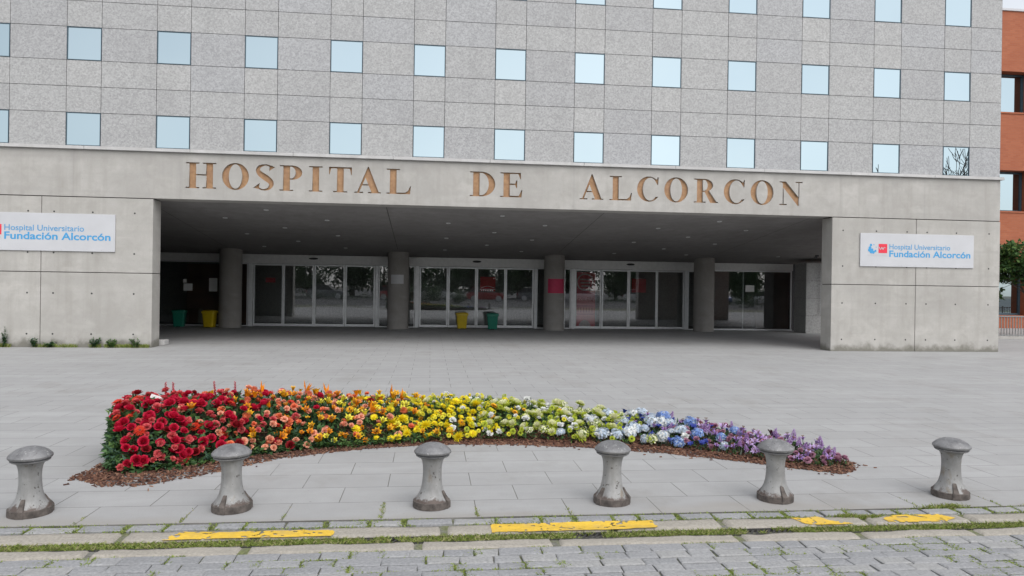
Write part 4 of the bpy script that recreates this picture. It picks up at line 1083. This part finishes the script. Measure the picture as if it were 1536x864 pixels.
# landmark blooms first, then the rest by zone
for k,x,t in (('spider_chrysanthemum',-.24,.22),('spider_chrysanthemum',.18,.18),('yellow_lily',-.66,.08),('yellow_lily',-.92,.55),('blue_hydrangea',2.70,.32),('blue_hydrangea',2.46,.03),('white_hydrangea',2.40,.62),('white_hydrangea',2.16,.80),('pale_hydrangea',2.04,.36),('pale_hydrangea',2.22,.30),('white_hydrangea',2.37,.14),('pale_hydrangea',2.90,.16),('pale_hydrangea',1.80,.08),('pale_hydrangea',1.38,.03),('green_hydrangea',1.20,.05),('green_hydrangea',1.62,.10),('purple_cabbage',2.86,.8),('lime_chrysanthemum',.72,.75),('lime_chrysanthemum',1.10,.8),('lime_chrysanthemum',1.55,.85),('lime_chrysanthemum',.62,.35),('lime_chrysanthemum',1.0,.35),('red_gerbera',-2.42,.40),('red_rose',-2.35,.03),('red_rose',-2.50,.02),('red_rose',-2.12,.05),('red_rose',-1.92,.10),('pincushion_flower',-1.48,.5)): try_add(k,x,t,True)
names=list(KIND)
for _ in range(36000):
    x=R.uniform(-2.53,3.74); t=R.random()*1.05-.02
    if R.random()<.06: x=R.uniform(-2.54,-2.44)
    if x<-1 and R.random()<.5: t=R.random()**1.8*.45-.02
    ws=[KIND[n][7]*math.exp(-.5*((x-KIND[n][5])/KIND[n][6])**2)/(KIND[n][1]**1.0) for n in names]
    k=R.choices(names,ws)[0]
    if t>.9 and k.endswith('hydrangea') and R.random()<.5: continue
    gapn=noise.noise(Vector((x*5,t*5,21)))
    if gapn>.33 and R.random()<.8: continue      # leafy gaps
    try_add(k,x,t)
CAMP=Vector((0,0,1.6)); F_=1089.468
cr=Vector((.99359131,-.11206943,.01472259)); cu_=Vector((-.01441205,.0035806,.99988973)); cf=Vector((.11210979,.99369393,-.0019425))
def proj(p): d=p-CAMP; return 768+F_*d.dot(cr)/d.dot(cf),432-F_*d.dot(cu_)/d.dot(cf)
SEC=[(-1e9,200,'at the far left end'),(200,262,'nearer the first than second bollard'),(262,330,'nearer the second than first bollard'),(330,400,'behind the second bollard'),(400,510,'just right of the second bollard'),(510,620,'left of the third bollard'),(620,690,'behind the third bollard'),(690,790,'just right of the third bollard'),(790,890,'left of the fourth bollard'),(890,960,'behind the fourth bollard'),(960,1050,'just right of the fourth bollard'),(1050,1130,'left of the fifth bollard'),(1130,1205,'behind the fifth bollard'),(1205,1e9,'at the far right end')]
rowname=lambda t:'front row' if t<.25 else ('lower middle row' if t<.5 else ('upper middle row' if t<.78 else 'top row'))
bins={}
for f in FL:
    u,_=proj(f[1]); s=[n for a,c,n in SEC if a<=u<c][0]; bins.setdefault((f[0],rowname(f[3]),s),[]).append((u,f))
for (kind,row,s),lst in bins.items():
    K=KIND[kind]; lst.sort(key=lambda q:q[0])
    for idx,(u,(kd,p,r,t,x)) in enumerate(lst):
        n=mnormal(x,min(max(t,.03),1)); 
        ax=(n*.6+Vector((R.gauss(0,.42),R.gauss(-.22,.36),.55))).normalized()
        if kind=='purple_stock': ax=(Vector((R.gauss(0,.25),R.gauss(-.12,.2),1))).normalized()
        q=ax.to_track_quat('Z','Y'); sc=K[8]*.92*R.choice((R.uniform(.62,.85),R.uniform(.82,1.05),R.uniform(.95,1.18)))
        lift=min(.085,interp(x,HH)*.30+.028)+R.uniform(-.010,.03)
        if t>.7 and R.random()<.4: lift+=R.uniform(.01,.06)*min(1,interp(x,HH)*4)
        o=bpy.data.objects.new(kind,R.choice(K[0])); COL.objects.link(o)
        o.location=p+ax*lift; o.rotation_mode='QUATERNION'
        from mathutils import Quaternion
        o.rotation_quaternion=q@Quaternion((0,0,1),R.uniform(0,6.28)); o.scale=(sc,sc,sc)
        if kind!='purple_stock':
            c=bpy.data.objects.new('stem',stem_mesh); COL.objects.link(c); c.parent=o
        if K[4]:
            c=bpy.data.objects.new(K[4][0],K[4][1]); COL.objects.link(c); c.parent=o
        pre='' if len(lst)==1 else ('' if idx==0 and len(lst)==1 else (ORD[min(idx,29)]+' from left, ' if len(lst)>1 else ''))
        lab='%s, %s%s, %s'%(K[2],pre,row,s)
        tag(o,lab,K[3],K[2]+' blooms in the rainbow bed')
# taller accents with their own outlines
def accent(name,meshes,x,t,lift,label,cat,ax=(0,0,1),sc=1,rz=None,stem=True,group=None):
    p=mound(x,t); o=bpy.data.objects.new(name,meshes); COL.objects.link(o); a=Vector(ax).normalized()
    from mathutils import Quaternion
    o.rotation_mode='QUATERNION'; o.rotation_quaternion=a.to_track_quat('Z','Y')@Quaternion((0,0,1),R.uniform(0,6) if rz is None else rz)
    o.location=p+a*lift; o.scale=(sc,)*3
    if stem: c=bpy.data.objects.new('stem',stem_mesh); COL.objects.link(c); c.parent=o
    return tag(o,label,cat,group)
bq=berry(rr).mesh('berry_sprig',[P['red'],M['stem']],True)
for x,t,lb in ((-2.58,.72,'tall red berry sprig rising at the left end of the bed'),(-2.22,.95,'red berry sprig standing above the red roses near the white card'),(-1.95,.95,'red berry sprig above the roses, left of a close twin'),(-1.82,.98,'red berry sprig above the roses, right of a close twin'),(-2.27,.9,'short red berry sprig leaning beside the white card')):
    accent('berry_sprig',bq,x,t,.06,lb,'berry sprig',(R.gauss(0,.08),R.gauss(0,.08),1),1.0,stem=False,group='red berry sprigs in the bed')
pq=paradise(rr).mesh('bird_of_paradise',[P['orange'],simple('bird_spathe',(.20,.16,.15),.5,var=.4),P['navy']])
for x,t,lb,rz in ((-1.62,.85,'bird of paradise flower pointing right above the last red roses',0),(-1.30,.95,'upright bird of paradise among peach carnations on the top edge',1.2),(-.42,.95,'bird of paradise with long beak rising above the yellow lilies',.2),(-.30,.7,'bird of paradise low beside the long beaked one',0.1),(-.62,.28,'bird of paradise lying among the front yellow lilies',.4),(-1.05,.92,'bird of paradise half hidden between orange lilies on the top edge',2.6)):
    accent('bird_of_paradise',pq,x,t,.09,lb,'bird of paradise',(R.gauss(0,.1),R.gauss(-.1,.1),1),1.25,rz,group='bird of paradise flowers')
# white card on a thin holder in the roses
o=empty('plant_label',tuple(mound(-2.33,.72)+Vector((0,-.04,.06))),.25,label='small white card on a thin stick among the red roses',cat='card')
b=MB(); b.box(-.055,.055,-.002,.002,.05,.085,0); c=b.build('card',M['paper'],o); c.rotation_euler=(0,.38,0)
b=MB(); b.tube([(.03,0,-.12),(.04,0,.03),(.05,0,.045)],.0025,5); b.build('stick',M['stem'],o)

# ------------------------------------------------------------------ weeds at the foot of the left wall
def weed(x,y,h,w,n,label,fir=False,ms=(0,1,2,3)):
    o=empty('weed',(x,y,0),label=label,cat='weed',group='weeds along the left wall foot')
    b=MB(); lf=MB()
    for k in range(n):
        a=R.uniform(0,2*PI); tip=Vector((math.cos(a)*w*R.uniform(.2,1),math.sin(a)*w*.35*R.uniform(.1,1)-.02,h*R.uniform(.55,1)))
        if fir and k==0: tip=Vector((.01,0,h))
        b.tube([(0,0,0),tuple(tip*.5+Vector((0,0,h*.1))),tuple(tip)],[.006,.004,.002],5)
        for j in range(34 if not fir else 60):
            f=R.uniform(.1,1); p=tip*f; d=Vector((R.gauss(0,1),R.gauss(0,1),R.gauss(.3,.5))).normalized(); L=R.uniform(.03,.07)*(1.15-f*.5 if fir else 1)
            s_=d.cross(Vector((0,0,1)))
            if s_.length<.01: continue
            s_.normalize(); W=L*.28; m=R.choice(ms)
            lf.face([p,p+d*L*.5+s_*W,p+d*L,p+d*L*.5-s_*W],m)
    b.build('stem',M['stem'],o); lf.build('leaves',LEAF,o); return o
weed(-9.92,D-.06,.50,.13,5,'tall fir like weed at the wall foot near the left edge',True,(0,1,3))
weed(-9.27,D-.06,.22,.18,7,'dark bushy weed under the vertical joint of the left wall',False,(0,3,1))
weed(-8.92,D-.06,.15,.20,7,'low leafy weed, right of the joint in the left wall',False,(1,2,3))
weed(-7.93,D-.06,.24,.24,9,'broad dark weed at the wall foot below the left name board',False,(0,1,3))
weed(-7.55,D-.07,.20,.22,9,'bright green weed at the wall foot right of a broad dark weed',False,(1,2,2))
weed(-6.98,D-.06,.22,.22,9,'scruffy weed at the right end of the left wall',False,(1,2,4))
b=MB()
for _ in range(2600):
    x=R.choice((R.uniform(-8.3,-6.7),R.uniform(-9.3,-6.7),R.uniform(-10.4,-9.8))); 
    if noise.noise(Vector((x*3,1,1)))<-.1: continue
    blade(b,x,D-abs(R.gauss(0,.035))-.005,0,R.uniform(.03,.11),.004,.5,R.choices((0,1,2,3),(3,4,2,2))[0])
tag(b.build('grass',GRASS),'thin grass growing along the foot of the left concrete wall','grass',kind='stuff')
b=MB(); b.box(-.13,.13,-.16,.16,0,.13,0,.015); tag(b.build('stone_block',M['coping'],loc=(-6.72,19.2,0)),'small pale stone block beside the end of the left wall','stone')

# ------------------------------------------------------------------ brick building, railing and tree at right
def brickmat():
    t=NT('orange_brick')
    v=t.mapping((1,1,1)); sx=t.xyz()
    cmb=t.n.new('ShaderNodeCombineXYZ'); t.lk(t.math('ADD',sx[0],sx[1]),cmb.inputs[0]); t.lk(sx[2],cmb.inputs[1])
    b=t.n.new('ShaderNodeTexBrick'); t.lk(cmb.outputs[0],b.inputs['Vector']); b.inputs['Scale'].default_value=1
    b.inputs['Brick Width'].default_value=.25; b.inputs['Row Height'].default_value=.075; b.inputs['Mortar Size'].default_value=.008
    b.inputs['Color1'].default_value=(.33,.095,.042,1); b.inputs['Color2'].default_value=(.39,.125,.058,1); b.inputs['Mortar'].default_value=(.30,.12,.07,1)
    n=t.noise(.7,4); c=t.mix(t.ramp(n,[(.35,0),(.7,.4)]),b.outputs['Color'],(.28,.08,.04))
    t.col(c); t.rough(.85); t.bump(b.outputs['Fac'],-.3,.006); return t.mat
M['brick']=brickmat(); M['rail']=simple('rail_grey',(.22,.22,.22),.6)
BK=empty('brick_building',(24,31,0),label='orange brick building with deep dark framed windows beside the hospital',cat='building')
wx=[(-8.5,-4.6),(-.2,3.75),(6.2,10.1),(12.6,16.5)]; wz=[(.6,2.9),(5.45,7.35),(10.05,11.95)]; ZB=14.75
b=MB(); xe=sorted(set([-12,20]+[q for w in wx for q in w])); ze=sorted(set([0,ZB]+[q for w in wz for q in w]))
for i in range(len(xe)-1):
    for j in range(len(ze)-1):
        xa,xb,za,zb=xe[i],xe[i+1],ze[j],ze[j+1]
        if (xa,xb) in wx and (za,zb) in wz:
            d=.55
            b.face([(xa,0,za),(xa,d,za),(xa,d,zb),(xa,0,zb)]); b.face([(xb,0,za),(xb,0,zb),(xb,d,zb),(xb,d,za)]); b.face([(xa,0,zb),(xa,d,zb),(xb,d,zb),(xb,0,zb)]); b.face([(xa,0,za),(xb,0,za),(xb,d,za),(xa,d,za)])
        else: b.face([(xa,0,za),(xb,0,za),(xb,0,zb),(xa,0,zb)])
b.face([(-12,0,0),(-12,0,ZB),(-12,14,ZB),(-12,14,0)]); b.face([(20,0,0),(20,14,0),(20,14,ZB),(20,0,ZB)]); b.face([(-12,14,0),(-12,14,ZB),(20,14,ZB),(20,14,0)]); b.face([(-12,0,ZB),(20,0,ZB),(20,14,ZB),(-12,14,ZB)])
b.build('wall',M['brick'],BK)
b=MB(); b.box(-12.05,20.05,-.06,.3,ZB+.001,ZB+.10); b.build('coping',M['sign_grey'],BK)
for (xa,xb) in wx:
    for (za,zb) in wz:
        b=MB(); 
        frame(b,xa+.005,xb-.005,za+.005,zb-.005,.45,.09,.08); b.box((xa+xb)/2-.04,(xa+xb)/2+.04,.452,.528,za+.09,zb-.09)
        wo=b.build('window',M['win_frame'],BK)
        b=MB(); b.face([(xa+.09,.50,za+.09),(xb-.09,.50,za+.09),(xb-.09,.50,zb-.09),(xa+.09,.50,zb-.09)]); b.build('pane',M['pane'],wo)
        b=MB(); b.box(xa-.05,xb+.05,-.04,.44,za-.07,za-.002); b.build('sill',M['brick'],wo)
# railing on a low kerb
FN=empty('railing',(15.7,23.6,0),label='low grey metal railing on a kerb beside the hospital wall',cat='railing')
b=MB(); b.box(0,22,-.12,.12,0,.10,0,.01); b.build('kerb_base',M['concrete'],FN)
b=MB()
for k in range(int(22/.11)): b.box(k*.11,k*.11+.022,-.011,.011,.10,.80)
b.build('bar_panel',M['rail'],FN)
for zr in (.14,.80):
    b=MB(); b.box(0,22,-.02,.02,zr-.02,zr+.02); b.build('rail',M['rail'],FN)
for k in range(12):
    b=MB(); b.box(k*1.99,k*1.99+.05,-.028,.028,.10,.88); b.build('post',M['rail'],FN)

def leaf_mesh(rr_,clusters,nl,L0,L1,aspect,mats):
    b=MB()
    for (c,r_) in clusters:
        for _ in range(nl):
            d=Vector((rr_.gauss(0,1),rr_.gauss(0,1),rr_.gauss(0,1))).normalized(); p=c+d*r_*rr_.random()**.45
            dd=(d*.6+Vector((rr_.gauss(0,.7),rr_.gauss(0,.7),rr_.gauss(-.1,.6)))).normalized(); s_=dd.cross(Vector((rr_.gauss(0,.5),rr_.gauss(0,.5),1)))
            if s_.length<.05: continue
            s_.normalize(); L=rr_.uniform(L0,L1); W=L*aspect
            b.face([p,p+dd*L*.5+s_*W,p+dd*L,p+dd*L*.5-s_*W],rr_.randrange(len(mats)))
    return b
def limb(b,p,d,L,r,depth,rr_,tips,spread=.55,minr=.006):
    n=4; pts=[p]; rad=[r]; q=p.copy(); dd=d.copy()
    for k in range(n):
        dd=(dd+Vector((rr_.gauss(0,.10),rr_.gauss(0,.10),rr_.gauss(.03,.06)))).normalized(); q=q+dd*L/n; pts.append(q.copy()); rad.append(max(minr,r*(1-.45*(k+1)/n)))
    b.tube(pts,rad,6 if r>.03 else 4)
    if depth==0: tips.append(q); return
    nb=3 if depth>1 else 4
    for k in range(nb):
        j=rr_.randint(2,n); a=rr_.uniform(0,2*PI); s_=dd.orthogonal().normalized(); u=dd.cross(s_)
        nd=(dd+ (s_*math.cos(a)+u*math.sin(a))*rr_.uniform(spread*.6,spread*1.5)+Vector((0,0,.10))).normalized()
        limb(b,pts[j],nd,L*rr_.uniform(.58,.82),rad[j]*.66,depth-1,rr_,tips,spread,minr)
r5=random.Random(5)
T=empty('tree',(22.6,24.9,0),label='leafy evergreen tree at the right edge in front of the brick building',cat='tree')
b=MB(); tips=[]; limb(b,Vector((0,0,0)),Vector((0,0,1)),1.75,.10,3,r5,tips,.95); b.build('trunk',M['trunk'],T,smooth=True)
cl=[(tp+Vector((0,0,-.1)),r5.uniform(.22,.42)) for tp in tips]
leaf_mesh(r5,cl,150,.10,.19,.34,LEAF[:3]).build('crown',[LEAF[1],LEAF[2],LEAF[0],LEAF[1]],T)

# ------------------------------------------------------------------ what stands behind the camera (seen mirrored in the glass)
def bare_tree(x,y,h,seed,label):
    rr_=random.Random(seed); T=empty('bare_tree',(x,y,-.03),label=label,cat='tree',group='bare trees across the street'); b=MB(); tips=[]
    b.tube([(0,0,0),(.05,0,h*.2),(0,.05,h*.36)],[.24,.19,.16],10); b.build('trunk',M['trunk'],T,smooth=True)
    b=MB()
    for k in range(4):
        a=k*PI/2+rr_.random(); limb(b,Vector((0,.05,h*.34)),Vector((math.cos(a)*.7,math.sin(a)*.7,1)).normalized(),h*.27,.13,4,rr_,tips,.6,.020)
    b.build('crown',M['trunk'],T)
bare_tree(36,-10,12.5,3,'tall bare tree mirrored in the lowest window at the right end')
bare_tree(-30,-10,9.5,8,'bare tree mirrored in the lowest window at the left end')
bare_tree(18,-32,9,12,'bare tree across the car park, mirrored in the doors')
r9=random.Random(9)
def evergreen(mesh_c,mesh_t,x,y,s,label):
    T=empty('evergreen_tree',(x,y,-.03),r9.uniform(0,6),label=label,cat='tree',group='evergreen trees across the car park')
    for n,m in (('trunk',mesh_t),('crown',mesh_c)):
        o=bpy.data.objects.new(n,m); COL.objects.link(o); o.parent=T
    T.scale=(s,s,s)
cl=[]
for k in range(46):
    a=r9.uniform(0,2*PI); z=r9.uniform(.9,6.2); rd=(2.3*math.sin(PI*min(1,(z-.3)/6.6))**.7)*r9.uniform(.3,1); cl.append((Vector((math.cos(a)*rd,math.sin(a)*rd,z)),r9.uniform(.5,.9)))
mc=leaf_mesh(r9,cl,110,.18,.34,.32,LEAF[:3]).mesh('crown',[LEAF[0],LEAF[1],LEAF[0]])
b=MB(); b.tube([(0,0,0),(.05,0,2),(0,.05,5)],[.2,.15,.05],8); mt=b.mesh('trunk',M['trunk'],True)
for i,(x,y,s) in enumerate([(-24,-36,1.1),(-15,-38,1.3),(-6,-40,1.0),(2,-37,1.2),(9,-39,1.4),(16,-41,1.1),(24,-37,1.3),(32,-39,1.2),(41,-36,1.3),(50,-38,1.2),(-33,-39,1.2),(-20,-44,1.9),(-10.5,-45,2.0),(-2,-46,1.9),(5.5,-45,2.0),(12.5,-46,2.0),(20,-45,1.9),(28,-46,2.0),(36.5,-45,2.0),(45.5,-46,1.9),(-28,-46,2.0)]):
    evergreen(mc,mt,x,y,s,'dark evergreen tree across the car park, %s in its row'%ORD[i])
def bush(x,y,s,label):
    o=empty('bush',(x,y,-.03),label=label,cat='bush',group='clipped bushes across the street')
    cl=[(Vector((r9.gauss(0,.35),r9.gauss(0,.35),.55+r9.gauss(0,.25))),.4) for _ in range(12)]
    leaf_mesh(r9,cl,120,.06,.12,.35,LEAF[:3]).build('leaves',[LEAF[0],LEAF[1],LEAF[0]],o); o.scale=(s,)*3
for i,(x,y,s) in enumerate([(23.5,-9,1.5),(26.5,-11,1.7),(29.5,-9,1.3),(.5,-12,1.5),(-1.5,-13,1.6),(2.6,-12,1.2)]): bush(x,y,s,'round clipped bush across the street, %s in line'%ORD[i])
b=MB(); r8=random.Random(2); hb=leaf_mesh(r8,[(Vector((x*.45,r8.gauss(0,.12),.45+r8.gauss(0,.12))),.4) for x in range(40)],60,.06,.12,.4,LEAF[:2])
for i,(x,y) in enumerate(((14,-15),(-16,-17))):
    o=hb.build('hedge',[LEAF[0],LEAF[1]],loc=(x,y,-.03)); tag(o,'low clipped hedge along the car park, %s one'%('right' if i==0 else 'left'),'hedge')
def make_car(name,mat,x,y,rz,label):
    o=empty(name,(x,y,-.03),rz,label=label,cat='car',group='cars parked across the street')
    sec=[(-2.12,.42,.72,.74),(-2.0,.30,.92,.84),(-1.3,.24,.98,.89),(0,.22,.98,.90),(.9,.24,.96,.89),(1.6,.28,.88,.86),(2.05,.36,.74,.76),(2.14,.44,.62,.66)]
    b=MB(); rings=[]
    for (xx,z0,z1,w) in sec: rings.append([(xx,-w*.92,z0),(xx,-w,(z0+z1)/2),(xx,-w*.93,z1),(xx,0,z1+.02),(xx,w*.93,z1),(xx,w,(z0+z1)/2),(xx,w*.92,z0),(xx,0,z0-.02)])
    def loft(rings):
        n=len(rings[0]); base=len(b.v)
        for r_ in rings: b.v.extend(r_)
        for k in range(len(rings)-1):
            for i in range(n): b.f.append((base+k*n+i,base+k*n+(i+1)%n,base+(k+1)*n+(i+1)%n,base+(k+1)*n+i)); b.m.append(0)
        b.f.append(tuple(base+i for i in range(n))); b.f.append(tuple(base+(len(rings)-1)*n+i for i in range(n))); b.m+= [0,0]
    loft(rings)
    rf=[(-1.95,.95,.78),(-1.45,1.46,.66),(-.8,1.53,.64),(.1,1.50,.64),(.95,.98,.76)]
    b.v; base=len(b.v)
    for (xx,z,w) in rf[1:4]: pass
    b.box(-1.5,.15,-.62,.62,1.455,1.525); body=b.build('body',mat,o,merge=.0001); autosmooth(body,45)
    b=MB()
    pts=[[(xx,-w,max(.9,z-.06) if 0 else z) for (xx,z,w) in rf],[(xx,w,z) for (xx,z,w) in rf]]
    for k in range(len(rf)-1):
        a0,a1=rf[k],rf[k+1]; b.face([(a0[0],-a0[2],a0[1]-.02),(a1[0],-a1[2],a1[1]-.02),(a1[0],a1[2],a1[1]-.02),(a0[0],a0[2],a0[1]-.02)])
        for s_ in (-1,1): b.face([(a0[0],s_*a0[2],a0[1]-.02),(a1[0],s_*a1[2],a1[1]-.02),(a1[0],s_*.82,.93),(a0[0],s_*.82,.93)])
    b.build('window_glass',M['black'],o)
    for sx in (-1.32,1.30):
        for sy in (-.80,.80):
            b=MB(); b.lathe([(0,.11),(.20,.11),(.31,.09),(.33,.05),(.33,-.05),(.31,-.09),(.2,-.1),(0,-.1)],20,0,M=Matrix.Translation((sx,sy,.33))@Matrix.Rotation(PI/2,4,'X'),ms=[1,1,0,0,0,1,1]); b.build('wheel',[M['black'],M['alu']],o)
    for sy in (-.6,.6):
        b=MB(); b.box(2.06,2.13,sy-.15,sy+.15,.60,.70,0,.01); b.build('headlight',M['sign_white'],o)
        b=MB(); b.box(-2.14,-2.05,sy-.15,sy+.15,.72,.84,0,.01); b.build('tail_light',M['sign_red'],o)
def carpaint(n,c):
    t=NT(n); t.col(t.mix(t.ramp(t.noise(3,2),[(.3,0),(.7,.1)]),c,tuple(x*.8 for x in c))); t.rough(.3); t.b.inputs['Coat Weight'].default_value=.6; return t.mat
cw,cb,crd,cg=carpaint('white_car_paint',(.75,.75,.75)),carpaint('blue_car_paint',(.03,.07,.30)),carpaint('red_car_paint',(.40,.02,.025)),carpaint('grey_car_paint',(.2,.21,.22))
make_car('parked_car',cw,38.0,-22,.5,'white car parked across the street, mirrored in the right window')
make_car('parked_car',cb,31.5,-22,1.4,'blue car parked across the street, mirrored in the right window')
make_car('parked_car',crd,6.0,-22,.1,'red car parked across the street, mirrored in the middle doors')
make_car('parked_car',cw,17.0,-24,.2,'white car mirrored behind the tall pink banner')
make_car('parked_car',crd,-3.5,-24,.15,'red car parked behind the clipped bushes, mirrored in the middle doors')
make_car('parked_car',cg,-11,-25,.1,'grey car parked across the street, mirrored in the left doors')

for i,(x,y,a,m_,w) in enumerate([(-20,-22,.3,cw,'white'),(-27,-23,.1,cb,'blue'),(12,-26,.2,cg,'grey'),(24,-25,.4,cw,'white'),(1,-27,.1,cw,'white'),(45,-25,.3,cg,'grey')]):
    make_car('parked_car',m_,x,y,a,w+' car in the far rank of the car park, '+ORD[i]+' from the first')

# ------------------------------------------------------------------ sky, sun, camera
EL,AZ=math.radians(52),math.radians(158)       # sun direction: elevation; azimuth measured from +Y towards +X
W=bpy.data.worlds.new('World'); S.world=W; W.use_nodes=True
nt=W.node_tree; nd=nt.nodes; bg=nd['Background']
sky=nd.new('ShaderNodeTexSky'); sky.sky_type='NISHITA'; sky.sun_disc=False; sky.sun_elevation=EL; sky.sun_rotation=AZ; sky.air_density=1.0; sky.dust_density=1.6; sky.ozone_density=1.0
hs=nd.new('ShaderNodeHueSaturation'); hs.inputs['Saturation'].default_value=.19; nt.links.new(sky.outputs[0],hs.inputs['Color'])
tc=nd.new('ShaderNodeTexCoord'); nz=nd.new('ShaderNodeTexNoise'); nz.inputs['Scale'].default_value=3.0; nz.inputs['Detail'].default_value=5; nt.links.new(tc.outputs['Generated'],nz.inputs['Vector'])
rp=nd.new('ShaderNodeValToRGB'); rp.color_ramp.elements[0].position=.3; rp.color_ramp.elements[0].color=(.90,.93,.96,1); rp.color_ramp.elements[1].position=.7; rp.color_ramp.elements[1].color=(1.08,1.07,1.06,1); nt.links.new(nz.outputs['Fac'],rp.inputs[0])
mx=nd.new('ShaderNodeMix'); mx.data_type='RGBA'; mx.blend_type='MULTIPLY'; mx.inputs[0].default_value=1; nt.links.new(hs.outputs[0],mx.inputs[6]); nt.links.new(rp.outputs[0],mx.inputs[7]); nt.links.new(mx.outputs[2],bg.inputs['Color'])
bg.inputs['Strength'].default_value=.12
sd=bpy.data.lights.new('sun','SUN'); sd.energy=.9; sd.angle=math.radians(60); sd.color=(1,.955,.90)
so=bpy.data.objects.new('sun',sd); COL.objects.link(so)
dirv=Vector((math.sin(AZ)*math.cos(EL),math.cos(AZ)*math.cos(EL),math.sin(EL)))
so.rotation_euler=dirv.to_track_quat('Z','Y').to_euler(); so.location=dirv*60
cd=bpy.data.cameras.new('camera'); co=bpy.data.objects.new('camera',cd); COL.objects.link(co); S.camera=co
cd.sensor_fit='HORIZONTAL'; cd.sensor_width=36; cd.lens=F_/1536*36; cd.clip_start=.05; cd.clip_end=2000
mm=Matrix.Identity(4)
for i,v in enumerate((cr,cu_,-cf)):
    for j in range(3): mm[j][i]=v[j]
mm.translation=CAMP; co.matrix_world=mm
vs=S.view_settings; S.display_settings.display_device='sRGB'; vs.view_transform='Standard'; vs.look='None'; vs.gamma=1; vs.use_curve_mapping=False; vs.exposure=.98
S.cycles.max_bounces=8; S.cycles.transparent_max_bounces=12; S.cycles.use_denoising=True; S.cycles.caustics_reflective=False; S.cycles.caustics_refractive=False
S.cycles.sample_clamp_indirect=4
print('flowers',len(FL))
